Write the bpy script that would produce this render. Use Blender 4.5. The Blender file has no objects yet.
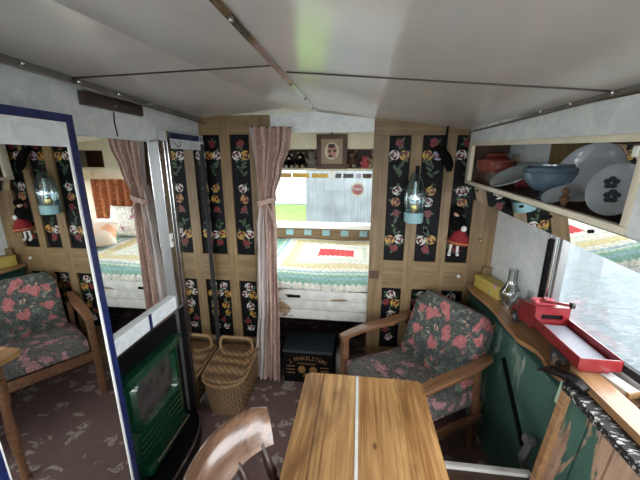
import bpy, bmesh, math, random
from mathutils import Vector, Matrix
rnd = random.Random(7)
SC = bpy.context.scene
COL = SC.collection
PI = math.pi

# ------------------------------------------------------------------ materials
def newmat(name):
    m = bpy.data.materials.new(name); m.use_nodes = True
    nt = m.node_tree
    b = nt.nodes['Principled BSDF']
    return m, nt, b

def simple(name, col, rough=.5, metal=0., coat=0., spec=.5, bump=0., bscale=60, var=0., vscale=8):
    m, nt, b = newmat(name)
    b.inputs['Roughness'].default_value = rough
    b.inputs['Metallic'].default_value = metal
    b.inputs['Coat Weight'].default_value = coat
    b.inputs['Coat Roughness'].default_value = .08
    b.inputs['Specular IOR Level'].default_value = spec
    b.inputs['Base Color'].default_value = (*col, 1)
    if bump or var:
        tc = nt.nodes.new('ShaderNodeTexCoord')
    if var:
        n = nt.nodes.new('ShaderNodeTexNoise'); n.inputs['Scale'].default_value = vscale; n.inputs['Detail'].default_value = 5
        nt.links.new(tc.outputs['Object'], n.inputs['Vector'])
        r = nt.nodes.new('ShaderNodeValToRGB')
        r.color_ramp.elements[0].position = .3; r.color_ramp.elements[1].position = .7
        r.color_ramp.elements[0].color = (*[max(0, c*(1-var)) for c in col], 1)
        r.color_ramp.elements[1].color = (*[min(1, c*(1+var)) for c in col], 1)
        nt.links.new(n.outputs['Fac'], r.inputs['Fac']); nt.links.new(r.outputs['Color'], b.inputs['Base Color'])
    if bump:
        n2 = nt.nodes.new('ShaderNodeTexNoise'); n2.inputs['Scale'].default_value = bscale; n2.inputs['Detail'].default_value = 4
        nt.links.new(tc.outputs['Object'], n2.inputs['Vector'])
        bp = nt.nodes.new('ShaderNodeBump'); bp.inputs['Strength'].default_value = bump; bp.inputs['Distance'].default_value = .01
        nt.links.new(n2.outputs['Fac'], bp.inputs['Height']); nt.links.new(bp.outputs['Normal'], b.inputs['Normal'])
    return m

def ramp(nt, src, stops, interp='LINEAR'):
    r = nt.nodes.new('ShaderNodeValToRGB'); cr = r.color_ramp; cr.interpolation = interp
    while len(cr.elements) < len(stops): cr.elements.new(.5)
    for e, (p, c) in zip(cr.elements, stops):
        e.position = p; e.color = (*c, 1)
    nt.links.new(src, r.inputs['Fac'])
    return r.outputs['Color']

def mapping(nt, scale=(1,1,1), rot=(0,0,0), coord='Object'):
    tc = nt.nodes.new('ShaderNodeTexCoord'); mp = nt.nodes.new('ShaderNodeMapping')
    mp.inputs['Scale'].default_value = scale; mp.inputs['Rotation'].default_value = rot
    nt.links.new(tc.outputs[coord], mp.inputs['Vector'])
    return mp.outputs['Vector']

def noise(nt, vec, scale, detail=4, dist=0.):
    n = nt.nodes.new('ShaderNodeTexNoise'); n.inputs['Scale'].default_value = scale
    n.inputs['Detail'].default_value = detail; n.inputs['Distortion'].default_value = dist
    nt.links.new(vec, n.inputs['Vector']); return n

def mixc(nt, fac, a, b, mode='MIX'):
    m = nt.nodes.new('ShaderNodeMix'); m.data_type = 'RGBA'; m.blend_type = mode
    if isinstance(fac, (int, float)): m.inputs[0].default_value = fac
    else: nt.links.new(fac, m.inputs[0])
    for s, v in ((6, a), (7, b)):
        if isinstance(v, tuple): m.inputs[s].default_value = (*v, 1)
        else: nt.links.new(v, m.inputs[s])
    return m.outputs[2]

def mathn(nt, op, a, b=None):
    m = nt.nodes.new('ShaderNodeMath'); m.operation = op
    for i, v in enumerate((a, b)):
        if v is None: continue
        if isinstance(v, (int, float)): m.inputs[i].default_value = v
        else: nt.links.new(v, m.inputs[i])
    return m.outputs[0]

def addbump(nt, b, height, strength=.3, dist=.01):
    bp = nt.nodes.new('ShaderNodeBump'); bp.inputs['Strength'].default_value = strength; bp.inputs['Distance'].default_value = dist
    nt.links.new(height, bp.inputs['Height']); nt.links.new(bp.outputs['Normal'], b.inputs['Normal'])

def wood(name, dark, light, axis='Z', rough=.45, coat=0., knots=0., scale=1.0, stain=None):
    m, nt, b = newmat(name)
    sc = [30*scale, 30*scale, 30*scale]; sc['XYZ'.index(axis)] = 1.6*scale
    v = mapping(nt, tuple(sc))
    n = noise(nt, v, 1.0, 8, 1.1)
    c = ramp(nt, n.outputs['Fac'], [(.28, dark), (.5, tuple((d+l)/2 for d, l in zip(dark, light))), (.7, light)])
    v2 = mapping(nt, (3, 3, 3)); n2 = noise(nt, v2, 1.2, 3)
    c2 = ramp(nt, n2.outputs['Fac'], [(.3, (.75, .72, .7)), (.7, (1.1, 1.08, 1.05))])
    c = mixc(nt, 1., c, c2, 'MULTIPLY')
    sf3 = [110*scale]*3; sf3['XYZ'.index(axis)] = 2.5*scale
    n5 = noise(nt, mapping(nt, tuple(sf3)), 1.0, 4, .4)
    c = mixc(nt, 1., c, ramp(nt, n5.outputs['Fac'], [(.3, (.66, .6, .54)), (.48, (1, 1, 1)), (.7, (1.06, 1.05, 1.03))]), 'MULTIPLY')
    if knots:
        sk = [6, 6, 6]; sk['XYZ'.index(axis)] = 3.2
        vk = mapping(nt, tuple(sk)); vo = nt.nodes.new('ShaderNodeTexVoronoi'); vo.inputs['Scale'].default_value = 1.1
        nt.links.new(vk, vo.inputs['Vector'])
        kf = ramp(nt, vo.outputs['Distance'], [(.03, (1, 1, 1)), (.075, (0, 0, 0))])
        c = mixc(nt, mathn(nt, 'MULTIPLY', kf, knots), c, tuple(x*.3 for x in dark))
    if stain:
        ss = [9, 9, 9]; ss['XYZ'.index(axis)] = 2.2
        vs = mapping(nt, tuple(ss)); ns = noise(nt, vs, 1., 5, 1.)
        sf = ramp(nt, ns.outputs['Fac'], [(.55, (0, 0, 0)), (.66, (1, 1, 1))])
        c = mixc(nt, mathn(nt, 'MULTIPLY', sf, .8), c, stain)
    nt.links.new(c, b.inputs['Base Color'])
    b.inputs['Roughness'].default_value = rough; b.inputs['Coat Weight'].default_value = coat; b.inputs['Coat Roughness'].default_value = .12
    addbump(nt, b, n.outputs['Fac'], .12, .004)
    return m

def peeling(name, paint, bare, thr=.5, axis='Y', sharp=.03, dark=(.05, .035, .02), scale=5.):
    m, nt, b = newmat(name)
    s = [1., 1., 1.]; s['XYZ'.index(axis)] = .35
    v = mapping(nt, tuple(s))
    n = noise(nt, v, scale, 8, .4)
    f = ramp(nt, n.outputs['Fac'], [(thr-sharp, (0, 0, 0)), (thr+sharp, (1, 1, 1))])
    g = [40., 40., 40.]; g['XYZ'.index(axis)] = 3.
    gn = noise(nt, mapping(nt, tuple(g)), 1., 5, .3)
    wc = ramp(nt, gn.outputs['Fac'], [(.28, dark), (.45, bare), (.75, tuple(min(1, x*1.3) for x in bare))])
    pn = noise(nt, mapping(nt), 14, 4)
    pc = ramp(nt, pn.outputs['Fac'], [(.3, tuple(x*.75 for x in paint)), (.7, paint)])
    c = mixc(nt, f, wc, pc)
    nt.links.new(c, b.inputs['Base Color']); b.inputs['Roughness'].default_value = .6
    addbump(nt, b, f, .4, .003)
    return m

def floral(name, bg1, bg2, cols, scale=9., rough=.9):
    m, nt, b = newmat(name)
    v = mapping(nt)
    nn = noise(nt, v, scale*1.2, 3)
    vm = nt.nodes.new('ShaderNodeVectorMath'); vm.operation = 'MULTIPLY_ADD'
    nt.links.new(nn.outputs['Color'], vm.inputs[0]); vm.inputs[1].default_value = (.19, .19, .19); nt.links.new(v, vm.inputs[2])
    wv = vm.outputs[0]
    # leafy background
    n1 = noise(nt, wv, scale*3.4, 3, 1.6)
    c = ramp(nt, n1.outputs['Fac'], [(.36, bg1), (.47, bg2), (.54, bg1), (.6, tuple(x*1.9 for x in bg2)), (.68, bg1)])
    for i, (col, thr, s) in enumerate(cols):
        vo = nt.nodes.new('ShaderNodeTexVoronoi'); vo.inputs['Scale'].default_value = scale*s
        off = nt.nodes.new('ShaderNodeVectorMath'); off.operation = 'ADD'; off.inputs[1].default_value = (i*3.7+.3, i*1.9, i*2.3)
        nt.links.new(wv, off.inputs[0]); nt.links.new(off.outputs[0], vo.inputs['Vector'])
        f = ramp(nt, vo.outputs['Distance'], [(thr-.08, (1, 1, 1)), (thr+.03, (0, 0, 0))])
        sel = nt.nodes.new('ShaderNodeSeparateColor'); nt.links.new(vo.outputs['Color'], sel.inputs[0])
        keep = mathn(nt, 'GREATER_THAN', sel.outputs[0], .22)
        n2 = noise(nt, wv, scale*6, 2, 2.)
        pc = ramp(nt, n2.outputs['Fac'], [(.35, tuple(x*.45 for x in col)), (.5, col), (.66, tuple(min(1, x*1.45) for x in col))])
        c = mixc(nt, mathn(nt, 'MULTIPLY', f, keep), c, pc)
    nt.links.new(c, b.inputs['Base Color']); b.inputs['Roughness'].default_value = rough
    fn = noise(nt, v, 260, 2); addbump(nt, b, fn.outputs['Fac'], .25, .002)
    return m

M = {}
M['pine'] = wood('pine_wood', (.17, .11, .048), (.28, .193, .095), 'Z', .5)
M['pine_h'] = wood('pine_wood_across', (.17, .11, .048), (.29, .2, .098), 'X', .5)
M['table'] = wood('varnished_pine', (.27, .12, .035), (.62, .37, .155), 'Y', .3, .5, knots=.8, stain=(.17, .075, .025))
M['chairwood'] = wood('teak_arm', (.15, .07, .033), (.28, .14, .07), 'X', .4, .2)
M['crest'] = wood('polished_chair_wood', (.085, .042, .026), (.21, .115, .07), 'Y', .26, .7)
M['spindle'] = simple('dark_turned_wood', (.028, .013, .009), .28, coat=.5)
M['black'] = simple('black_paint', (.004, .004, .005), .5, var=.3, spec=.12)
M['blackmatt'] = simple('matt_black', (.009, .009, .01), .75, bump=.2)
M['white'] = simple('white_gloss_paint', (.74, .74, .7), .4, var=.06)
M['cream'] = simple('cream_paint', (.74, .68, .53), .5, var=.06)
M['chrome'] = simple('polished_metal', (.62, .61, .6), .16, 1., bump=.08, bscale=25)
M['brightmetal'] = simple('bright_sheet_metal', (.75, .76, .77), .12, 1., bump=.06, bscale=12)
M['alu'] = simple('dull_metal_angle', (.34, .32, .3), .3, 1., var=.25, vscale=12)
M['brass'] = simple('brass', (.55, .36, .12), .25, 1.)
M['mirror'] = simple('mirror_glass', (.9, .91, .9), .012, 1.)
M['blue'] = simple('royal_blue_border', (.009, .018, .085), .3, coat=.3, var=.5, vscale=40)
M['vent'] = simple('brown_vent', (.035, .022, .018), .4, var=.3)
M['red'] = simple('red_toy_paint', (.2, .011, .014), .33, coat=.3, var=.15)
M['redcloth'] = simple('red_cloth', (.22, .01, .016), .85, var=.4, vscale=60)
M['tyre'] = simple('black_rubber', (.014, .014, .015), .6)
M['grey'] = simple('grey_metal', (.25, .25, .25), .4, .6)
M['stove'] = simple('green_enamel', (.006, .045, .022), .16, coat=.6)
M['stoveglass'] = simple('sooty_stove_glass', (.045, .042, .04), .14, var=.7, vscale=9)
M['leather'] = simple('black_leather', (.007, .006, .006), .4, spec=.3, bump=.3, bscale=120)
M['brownwood'] = simple('brown_wood', (.075, .037, .02), .5, var=.4)
M['lightwood'] = wood('light_wood_cap', (.34, .18, .08), (.55, .33, .17), 'Y', .38, .3)
M['fur_brown'] = simple('brown_plush', (.14, .07, .035), .95, bump=.6, bscale=160, var=.3)
M['fur_grey'] = simple('grey_plush', (.3, .26, .22), .95, bump=.6, bscale=160, var=.3)
M['fur_black'] = simple('black_plush', (.006, .005, .005), .95, spec=.08, bump=.6, bscale=160)
M['fur_beige'] = simple('beige_plush', (.55, .42, .27), .95, bump=.6, bscale=160, var=.2)
M['fur_pink'] = simple('pink_plush', (.65, .13, .16), .95, bump=.5, bscale=160)
M['whitecloth'] = simple('white_cloth', (.7, .69, .66), .9, bump=.3, bscale=200)
M['skin'] = simple('doll_skin', (.55, .36, .27), .6)
M['gold'] = simple('faded_gold_paint', (.24, .125, .04), .5, var=.3, vscale=40)
M['red_p'] = simple('red_rose_paint', (.19, .012, .014), .45, var=.3, vscale=90)
M['reddark_p'] = simple('dark_red_paint', (.1, .006, .01), .45)
M['white_p'] = simple('white_rose_paint', (.55, .54, .5), .45, var=.12, vscale=90)
M['yellow_p'] = simple('yellow_rose_paint', (.46, .29, .04), .45, var=.2, vscale=90)
M['lilac_p'] = simple('lilac_rose_paint', (.42, .4, .55), .45, var=.2, vscale=90)
M['orange_p'] = simple('ochre_rose_paint', (.42, .2, .05), .45, var=.3, vscale=90)
M['grey_p'] = simple('grey_rose_shade_paint', (.25, .25, .25), .5)
M['leaf_p'] = simple('green_leaf_paint', (.035, .075, .035), .5, var=.4, vscale=70)
M['plate'] = simple('glazed_white_china', (.42, .44, .46), .13, coat=.3)
M['plate2'] = simple('glazed_grey_china', (.3, .32, .34), .14, coat=.3)
M['plateg'] = simple('glazed_green_grey_china', (.36, .43, .42), .16, coat=.3, var=.1)
M['leafdark'] = simple('dark_leaf_glaze', (.02, .03, .035), .3)
M['tureen'] = simple('blue_glazed_china', (.1, .145, .2), .1, coat=.5, var=.12, vscale=18)
M['redch'] = simple('red_glazed_dish', (.2, .045, .03), .22, coat=.4, var=.2)
M['enamel'] = simple('pale_blue_enamel', (.25, .44, .47), .3, coat=.2, var=.1)
M['darkgreen'] = simple('dark_green_paint', (.006, .035, .026), .45)
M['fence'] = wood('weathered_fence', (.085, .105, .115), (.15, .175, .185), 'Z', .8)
M['siding'] = simple('white_siding', (.75, .77, .77), .6, var=.05)
M['grass'] = simple('grass', (.07, .13, .012), .9, bump=.6, bscale=40, var=.35, vscale=3)
M['asph'] = None

# marbled laminate
def laminate(name, a, b_, rough=.3):
    m, nt, b = newmat(name)
    v = mapping(nt); n = noise(nt, v, 16, 6, 1.2)
    c = ramp(nt, n.outputs['Fac'], [(.35, a), (.65, b_)])
    nt.links.new(c, b.inputs['Base Color']); b.inputs['Roughness'].default_value = rough
    return m
M['marble'] = laminate('pale_marbled_laminate', (.63, .67, .67), (.76, .78, .77), .35)
M['marble2'] = laminate('white_marbled_laminate', (.62, .66, .68), (.76, .78, .79), .3)

# glossy ceiling
m, nt, b = newmat('glossy_ceiling_panel')
v = mapping(nt, (2, 2, 2)); n = noise(nt, v, 2.5, 5)
c = ramp(nt, n.outputs['Fac'], [(.3, (.6, .59, .56)), (.7, (.67, .66, .63))])
nt.links.new(c, b.inputs['Base Color'])
b.inputs['Roughness'].default_value = .17; b.inputs['Specular IOR Level'].default_value = .8
n3 = noise(nt, mapping(nt, (1, .35, 1)), 7, 3); addbump(nt, b, n3.outputs['Fac'], .05, .02)
M['ceiling'] = m

# carpet
m, nt, b = newmat('mauve_leaf_carpet')
v = mapping(nt)
nn = noise(nt, v, 9, 3)
vm = nt.nodes.new('ShaderNodeVectorMath'); vm.operation = 'MULTIPLY_ADD'
nt.links.new(nn.outputs['Color'], vm.inputs[0]); vm.inputs[1].default_value = (.22, .22, 0); nt.links.new(v, vm.inputs[2])
n1 = noise(nt, vm.outputs[0], 11, 2, 2.2)
base = ramp(nt, n1.outputs['Fac'], [(.4, (.15, .093, .085)), (.5, (.185, .115, .105)), (.505, (.115, .068, .064)), (.52, (.165, .1, .092))])
mp2 = nt.nodes.new('ShaderNodeMapping'); mp2.inputs['Scale'].default_value = (1., 1.9, 1.); mp2.inputs['Rotation'].default_value = (0, 0, .6)
nt.links.new(vm.outputs[0], mp2.inputs['Vector'])
vo = nt.nodes.new('ShaderNodeTexVoronoi'); vo.inputs['Scale'].default_value = 8.; nt.links.new(mp2.outputs['Vector'], vo.inputs['Vector'])
lf = ramp(nt, vo.outputs['Distance'], [(.34, (1, 1, 1)), (.42, (0, 0, 0))])
sel = nt.nodes.new('ShaderNodeSeparateColor'); nt.links.new(vo.outputs['Color'], sel.inputs[0])
keep = mathn(nt, 'GREATER_THAN', sel.outputs[1], .38)
n4 = noise(nt, v, 45, 3, 1.5); brk = ramp(nt, n4.outputs['Fac'], [(.38, (0, 0, 0)), (.52, (1, 1, 1))])
lf = mathn(nt, 'MULTIPLY', mathn(nt, 'MULTIPLY', lf, keep), brk)
c = mixc(nt, mathn(nt, 'MULTIPLY', lf, .8), base, (.42, .38, .33))
nt.links.new(c, b.inputs['Base Color']); b.inputs['Roughness'].default_value = .95
fn = noise(nt, v, 220, 2); addbump(nt, b, fn.outputs['Fac'], .5, .004)
M['carpet'] = m

M['chairfab'] = floral('dark_floral_upholstery', (.028, .035, .034), (.085, .095, .085),
                       [((.13, .17, .13), .32, 1.9), ((.42, .3, .2), .24, 2.1), ((.42, .14, .14), .44, 1.12)], 9.)
M['seatfab'] = floral('seat_floral_upholstery', (.055, .06, .06), (.17, .16, .15),
                      [((.12, .14, .13), .3, 2.2), ((.5, .26, .27), .46, 1.3)], 10.)
M['curtain'] = floral('rose_pink_curtain_print', (.33, .215, .18), (.42, .29, .245),
                      [((.24, .13, .12), .2, 3.), ((.52, .4, .33), .24, 3.4)], 16.)
M['lining'] = simple('curtain_lining', (.5, .44, .41), .9, var=.08)
M['orangecurt'] = floral('brown_orange_leaf_print', (.11, .026, .01), (.36, .11, .035),
                         [((.6, .3, .12), .25, 2.4), ((.12, .03, .012), .25, 3.)], 12.)
M['pillowfab'] = floral('pale_floral_pillow', (.68, .66, .6), (.74, .72, .68),
                        [((.5, .2, .32), .33, 1.1), ((.4, .5, .38), .22, 2.2), ((.62, .45, .4), .2, 2.)], 9.)

# patchwork pillow
m, nt, b = newmat('patchwork_pillow_fabric')
v = mapping(nt, (9, 9, 9)); ck = nt.nodes.new('ShaderNodeTexBrick'); ck.inputs['Scale'].default_value = 1.
ck.inputs['Color1'].default_value = (.75, .7, .6, 1); ck.inputs['Color2'].default_value = (.72, .3, .14, 1); ck.inputs['Mortar'].default_value = (.7, .68, .6, 1)
ck.inputs['Brick Width'].default_value = 1.; ck.inputs['Row Height'].default_value = 1.
nt.links.new(v, ck.inputs['Vector']); nt.links.new(ck.outputs['Color'], b.inputs['Base Color']); b.inputs['Roughness'].default_value = .9
M['patch'] = m

# crochet blanket: rectangles around a red one
m, nt, b = newmat('crochet_blanket')
tc = nt.nodes.new('ShaderNodeTexCoord'); sx = nt.nodes.new('ShaderNodeSeparateXYZ'); nt.links.new(tc.outputs['Object'], sx.inputs[0])
def absdiff(s, c0, h): return mathn(nt, 'SUBTRACT', mathn(nt, 'ABSOLUTE', mathn(nt, 'SUBTRACT', s, c0)), h)
dx = absdiff(sx.outputs[0], -.19, .15); dy = absdiff(sx.outputs[1], 2.80, .085)
d = mathn(nt, 'MAXIMUM', dx, dy)
wv = nt.nodes.new('ShaderNodeTexWave'); wv.inputs['Scale'].default_value = 9.; wv.inputs['Distortion'].default_value = .3; wv.bands_direction = 'DIAGONAL'
nt.links.new(tc.outputs['Object'], wv.inputs['Vector'])
zz = mathn(nt, 'MULTIPLY', mathn(nt, 'PINGPONG', mathn(nt, 'ADD', sx.outputs[0], mathn(nt, 'MULTIPLY', sx.outputs[1], 0.)), .022), .8)
d2 = mathn(nt, 'ADD', d, zz)
dd = mathn(nt, 'DIVIDE', d2, 1.3)
C_ = dict(red=(.62, .05, .055), wh=(.78, .76, .68), ye=(.72, .62, .34), bl=(.33, .5, .56), gr=(.24, .45, .36), lg=(.6, .68, .55), cr=(.7, .62, .42), ol=(.5, .42, .16))
seq = [(0., 'red'), (.014, 'wh'), (.075, 'lg'), (.1, 'wh'), (.15, 'cr'), (.18, 'ye'), (.235, 'wh'), (.29, 'bl'), (.315, 'lg'), (.34, 'gr'), (.385, 'bl'), (.405, 'gr'), (.44, 'wh'), (.46, 'ye'), (.48, 'wh'), (.50, 'ol'), (.54, 'ye'), (.58, 'gr'), (.62, 'wh'), (.68, 'bl'), (.75, 'ye'), (.83, 'gr')]
c = ramp(nt, dd, [(p, C_[k]) for p, k in seq], 'CONSTANT')
vs = noise(nt, mapping(nt, (1, 1, 1)), 45, 2)
c = mixc(nt, 1., c, ramp(nt, vs.outputs['Fac'], [(.3, (.72, .72, .7)), (.7, (1.1, 1.1, 1.1))]), 'MULTIPLY')
nt.links.new(c, b.inputs['Base Color']); b.inputs['Roughness'].default_value = .95
cb = nt.nodes.new('ShaderNodeTexVoronoi'); cb.inputs['Scale'].default_value = 48; nt.links.new(tc.outputs['Object'], cb.inputs['Vector'])
addbump(nt, b, cb.outputs['Distance'], .9, .012)
M['blanket'] = m

# wicker
m, nt, b = newmat('woven_wicker')
tc = nt.nodes.new('ShaderNodeTexCoord')
def wave(direction, scale):
    w = nt.nodes.new('ShaderNodeTexWave'); w.bands_direction = direction; w.inputs['Scale'].default_value = scale; w.inputs['Distortion'].default_value = .6
    w.inputs['Detail Scale'].default_value = 2.
    nt.links.new(tc.outputs['Object'], w.inputs['Vector']); return w.outputs['Fac']
wx = wave('Z', 22); wy = wave('DIAGONAL', 14); ww = wave('X', 16)
h = mathn(nt, 'MULTIPLY', wx, mathn(nt, 'ADD', mathn(nt, 'MULTIPLY', wy, .6), .4))
h = mathn(nt, 'MULTIPLY', mathn(nt, 'ADD', h, mathn(nt, 'MULTIPLY', ww, .4)), .8)
c = ramp(nt, h, [(.1, (.09, .045, .018)), (.5, (.27, .155, .07)), (.9, (.4, .25, .125))])
nt.links.new(c, b.inputs['Base Color']); b.inputs['Roughness'].default_value = .6
addbump(nt, b, h, .9, .012)
M['wicker'] = m
M['cane'] = simple('bare_cane', (.32, .19, .09), .5, bump=.3, bscale=50, var=.25, vscale=30)

M['greenpaint'] = peeling('worn_green_paint', (.055, .135, .105), (.3, .31, .26), .36, 'Z', .03, (.055, .14, .11), 7.)
M['peelgreen'] = peeling('peeling_green_planks', (.06, .15, .115), (.42, .27, .18), .505, 'Z', .012, (.12, .06, .035), 9.)
M['palegreen'] = simple('pale_green_paint', (.45, .62, .47), .55, var=.1)
M['peelwhite'] = peeling('peeling_white_boards', (.70, .70, .65), (.32, .22, .13), .41, 'X', .015, (.05, .03, .02), 9.)
M['benchwhite'] = peeling('chipped_white_edge', (.8, .79, .74), (.3, .2, .12), .33, 'X', .012, (.06, .04, .02), 16.)
M['speckled'] = peeling('speckled_black_metal', (.014, .014, .014), (.55, .53, .5), .41, 'X', .01, (.2, .2, .2), 110.)  # black metal flecked with fine pale specks
M['sill'] = wood('honey_wood_trim', (.3, .15, .06), (.5, .29, .14), 'Y', .35, .4)

# yellow tin box with small pictures
m, nt, b = newmat('yellow_printed_card')
v = mapping(nt, (1, 1, 1)); vo = nt.nodes.new('ShaderNodeTexVoronoi'); vo.inputs['Scale'].default_value = 24; nt.links.new(v, vo.inputs['Vector'])
f = ramp(nt, vo.outputs['Distance'], [(.2, (1, 1, 1)), (.3, (0, 0, 0))])
c = mixc(nt, f, (.5, .38, .09), vo.outputs['Color'])
c = mixc(nt, .55, c, (.5, .38, .09))
nt.links.new(c, b.inputs['Base Color']); b.inputs['Roughness'].default_value = .4
M['yellowbox'] = m

# glass
def clear(name, tint=(1, 1, 1), fac=.08, rough=.02, refl=.8):
    m = bpy.data.materials.new(name); m.use_nodes = True; nt = m.node_tree; nt.nodes.clear()
    out = nt.nodes.new('ShaderNodeOutputMaterial'); mix = nt.nodes.new('ShaderNodeMixShader')
    tr = nt.nodes.new('ShaderNodeBsdfTransparent'); tr.inputs[0].default_value = (*tint, 1)
    gl = nt.nodes.new('ShaderNodeBsdfGlossy'); gl.inputs['Roughness'].default_value = rough
    lw = nt.nodes.new('ShaderNodeLayerWeight'); lw.inputs['Blend'].default_value = .25
    mf = mathn(nt, 'MULTIPLY_ADD', lw.outputs['Fresnel'], refl)
    mf.node.inputs[2].default_value = fac
    nt.links.new(mf, mix.inputs[0]); nt.links.new(tr.outputs[0], mix.inputs[1]); nt.links.new(gl.outputs[0], mix.inputs[2])
    nt.links.new(mix.outputs[0], out.inputs[0])
    return m
M['pane'] = clear('window_glass', (.97, .98, .98), .0, .02, .3)
M['lampglass'] = clear('lamp_glass', (.8, .83, .84), .14, .05)
M['blueglass'] = clear('blue_tinted_glass', (.72, .86, .89), .12, .06)

# yard seen through the side window: streaky paving, darkened to offset the strong daylight
m, nt, b = newmat('dark_streaked_yard')
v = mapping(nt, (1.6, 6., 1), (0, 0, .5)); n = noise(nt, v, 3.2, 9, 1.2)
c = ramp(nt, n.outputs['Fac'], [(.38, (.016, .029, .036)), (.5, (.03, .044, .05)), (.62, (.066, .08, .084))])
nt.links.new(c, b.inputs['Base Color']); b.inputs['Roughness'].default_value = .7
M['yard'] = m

# ------------------------------------------------------------------ mesh builder
class MB:
    def __init__(s): s.bm = bmesh.new()
    def _tag(s, faces, mat):
        for f in faces: f.material_index = mat
    def _new(s, before): return [f for f in s.bm.faces if f not in before]
    def box(s, c, d, mat=0, rot=None, bev=0.):
        before = set(s.bm.faces)
        Mx = Matrix.Translation(c) @ (rot if rot is not None else Matrix.Identity(4)) @ Matrix.Diagonal((*d, 1))
        r = bmesh.ops.create_cube(s.bm, size=1, matrix=Mx)
        if bev:
            es = list({e for v in r['verts'] for e in v.link_edges})
            bmesh.ops.bevel(s.bm, geom=es, offset=bev, segments=2, affect='EDGES', profile=.6)
        s._tag(s._new(before), mat); return s
    def lim(s, x0, x1, y0, y1, z0, z1, mat=0, bev=0.):
        return s.box(((x0+x1)/2, (y0+y1)/2, (z0+z1)/2), (abs(x1-x0), abs(y1-y0), abs(z1-z0)), mat, None, bev)
    def beam(s, p0, p1, w, h, mat=0, up=(0, 0, 1), bev=0.):
        p0, p1 = Vector(p0), Vector(p1); d = p1-p0; z = d.normalized(); x = Vector(up).cross(z)
        if x.length < 1e-4: x = Vector((1, 0, 0)).cross(z)
        x.normalize(); y = z.cross(x)
        R = Matrix((x, y, z)).transposed().to_4x4()
        return s.box((p0+p1)/2, (w, h, d.length), mat, R, bev)
    def cyl(s, p0, p1, r0, r1=None, seg=16, mat=0):
        p0, p1 = Vector(p0), Vector(p1); d = p1-p0
        before = set(s.bm.faces)
        R = d.to_track_quat('Z', 'Y').to_matrix().to_4x4()
        bmesh.ops.create_cone(s.bm, cap_ends=True, segments=seg, radius1=r0, radius2=r0 if r1 is None else r1, depth=d.length, matrix=Matrix.Translation((p0+p1)/2) @ R)
        s._tag(s._new(before), mat); return s
    def sph(s, c, r, mat=0, seg=14, rot=None):
        before = set(s.bm.faces)
        rr = r if isinstance(r, (tuple, list)) else (r, r, r)
        Mx = Matrix.Translation(c) @ (rot if rot is not None else Matrix.Identity(4)) @ Matrix.Diagonal((*rr, 1))
        bmesh.ops.create_uvsphere(s.bm, u_segments=seg, v_segments=max(6, seg*2//3), radius=1, matrix=Mx)
        s._tag(s._new(before), mat); return s
    def lathe(s, prof, T=None, seg=28, mat=0):
        T = T or Matrix.Identity(4); rings = []
        for r, z in prof:
            if r < 1e-5: rings.append([s.bm.verts.new(T @ Vector((0, 0, z)))])
            else: rings.append([s.bm.verts.new(T @ Vector((r*math.cos(2*PI*k/seg), r*math.sin(2*PI*k/seg), z))) for k in range(seg)])
        for a, b in zip(rings, rings[1:]):
            for k in range(seg):
                k2 = (k+1) % seg
                vs = [a[0], b[k], b[k2]] if len(a) == 1 else ([a[k], a[k2], b[0]] if len(b) == 1 else [a[k], a[k2], b[k2], b[k]])
                if len(a) == 1 and len(b) == 1: continue
                f = s.bm.faces.new(vs); f.material_index = mat
        return s
    def prism(s, poly, T, h, mat=0):
        # poly in local xy, extruded along local z by h
        a = [s.bm.verts.new(T @ Vector((x, y, 0))) for x, y in poly]; b = [s.bm.verts.new(T @ Vector((x, y, h))) for x, y in poly]
        fs = [s.bm.faces.new(a[::-1]), s.bm.faces.new(b)]
        n = len(poly)
        for i in range(n): fs.append(s.bm.faces.new([a[i], a[(i+1) % n], b[(i+1) % n], b[i]]))
        s._tag(fs, mat); return s
    def grid(s, fn, nu, nv, mat=0, thick=0., closed_u=False):
        P = [[Vector(fn(i/nu, j/nv)) for i in range(nu+1)] for j in range(nv+1)]
        V = [[s.bm.verts.new(p) for p in row] for row in P]
        fs = []
        for j in range(nv):
            for i in range(nu):
                mm = mat(i/nu, j/nv) if callable(mat) else mat
                f = s.bm.faces.new([V[j][i], V[j][i+1], V[j+1][i+1], V[j+1][i]]); f.material_index = mm; fs.append(f)
        if thick:
            s.bm.normal_update()
            r = bmesh.ops.solidify(s.bm, geom=fs, thickness=thick)
        return s
    def tube(s, pts, r, mat=0, seg=8):
        pts = [Vector(p) for p in pts]; rad = r if isinstance(r, (list, tuple)) else [r]*len(pts)
        rings = []; prev = None
        for i, p in enumerate(pts):
            t = (pts[min(i+1, len(pts)-1)]-pts[max(i-1, 0)]).normalized()
            n = (prev - t*prev.dot(t)) if prev is not None else (Vector((0, 0, 1)) if abs(t.z) < .9 else Vector((1, 0, 0)))
            n = (n - t*n.dot(t)).normalized(); prev = n; bb = t.cross(n)
            rings.append([s.bm.verts.new(p+(n*math.cos(2*PI*k/seg)+bb*math.sin(2*PI*k/seg))*rad[i]) for k in range(seg)])
        for a, b in zip(rings, rings[1:]):
            for k in range(seg):
                f = s.bm.faces.new([a[k], a[(k+1) % seg], b[(k+1) % seg], b[k]]); f.material_index = mat
        for rg in (rings[0][::-1], rings[-1]):
            f = s.bm.faces.new(rg); f.material_index = mat
        return s
    def sweep(s, pts, sects, mat=0, closed=True):
        # pts: list of lists of ring points (already placed)
        V = [[s.bm.verts.new(Vector(p)) for p in ring] for ring in pts]
        n = len(V[0])
        for a, b in zip(V, V[1:]):
            for k in range(n):
                f = s.bm.faces.new([a[k], a[(k+1) % n], b[(k+1) % n], b[k]]); f.material_index = mat
        for rg in (V[0][::-1], V[-1]):
            f = s.bm.faces.new(rg); f.material_index = mat
        return s
    def flat(s, pts, mat=0):
        f = s.bm.faces.new([s.bm.verts.new(Vector(p)) for p in pts]); f.material_index = mat; return s
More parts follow.
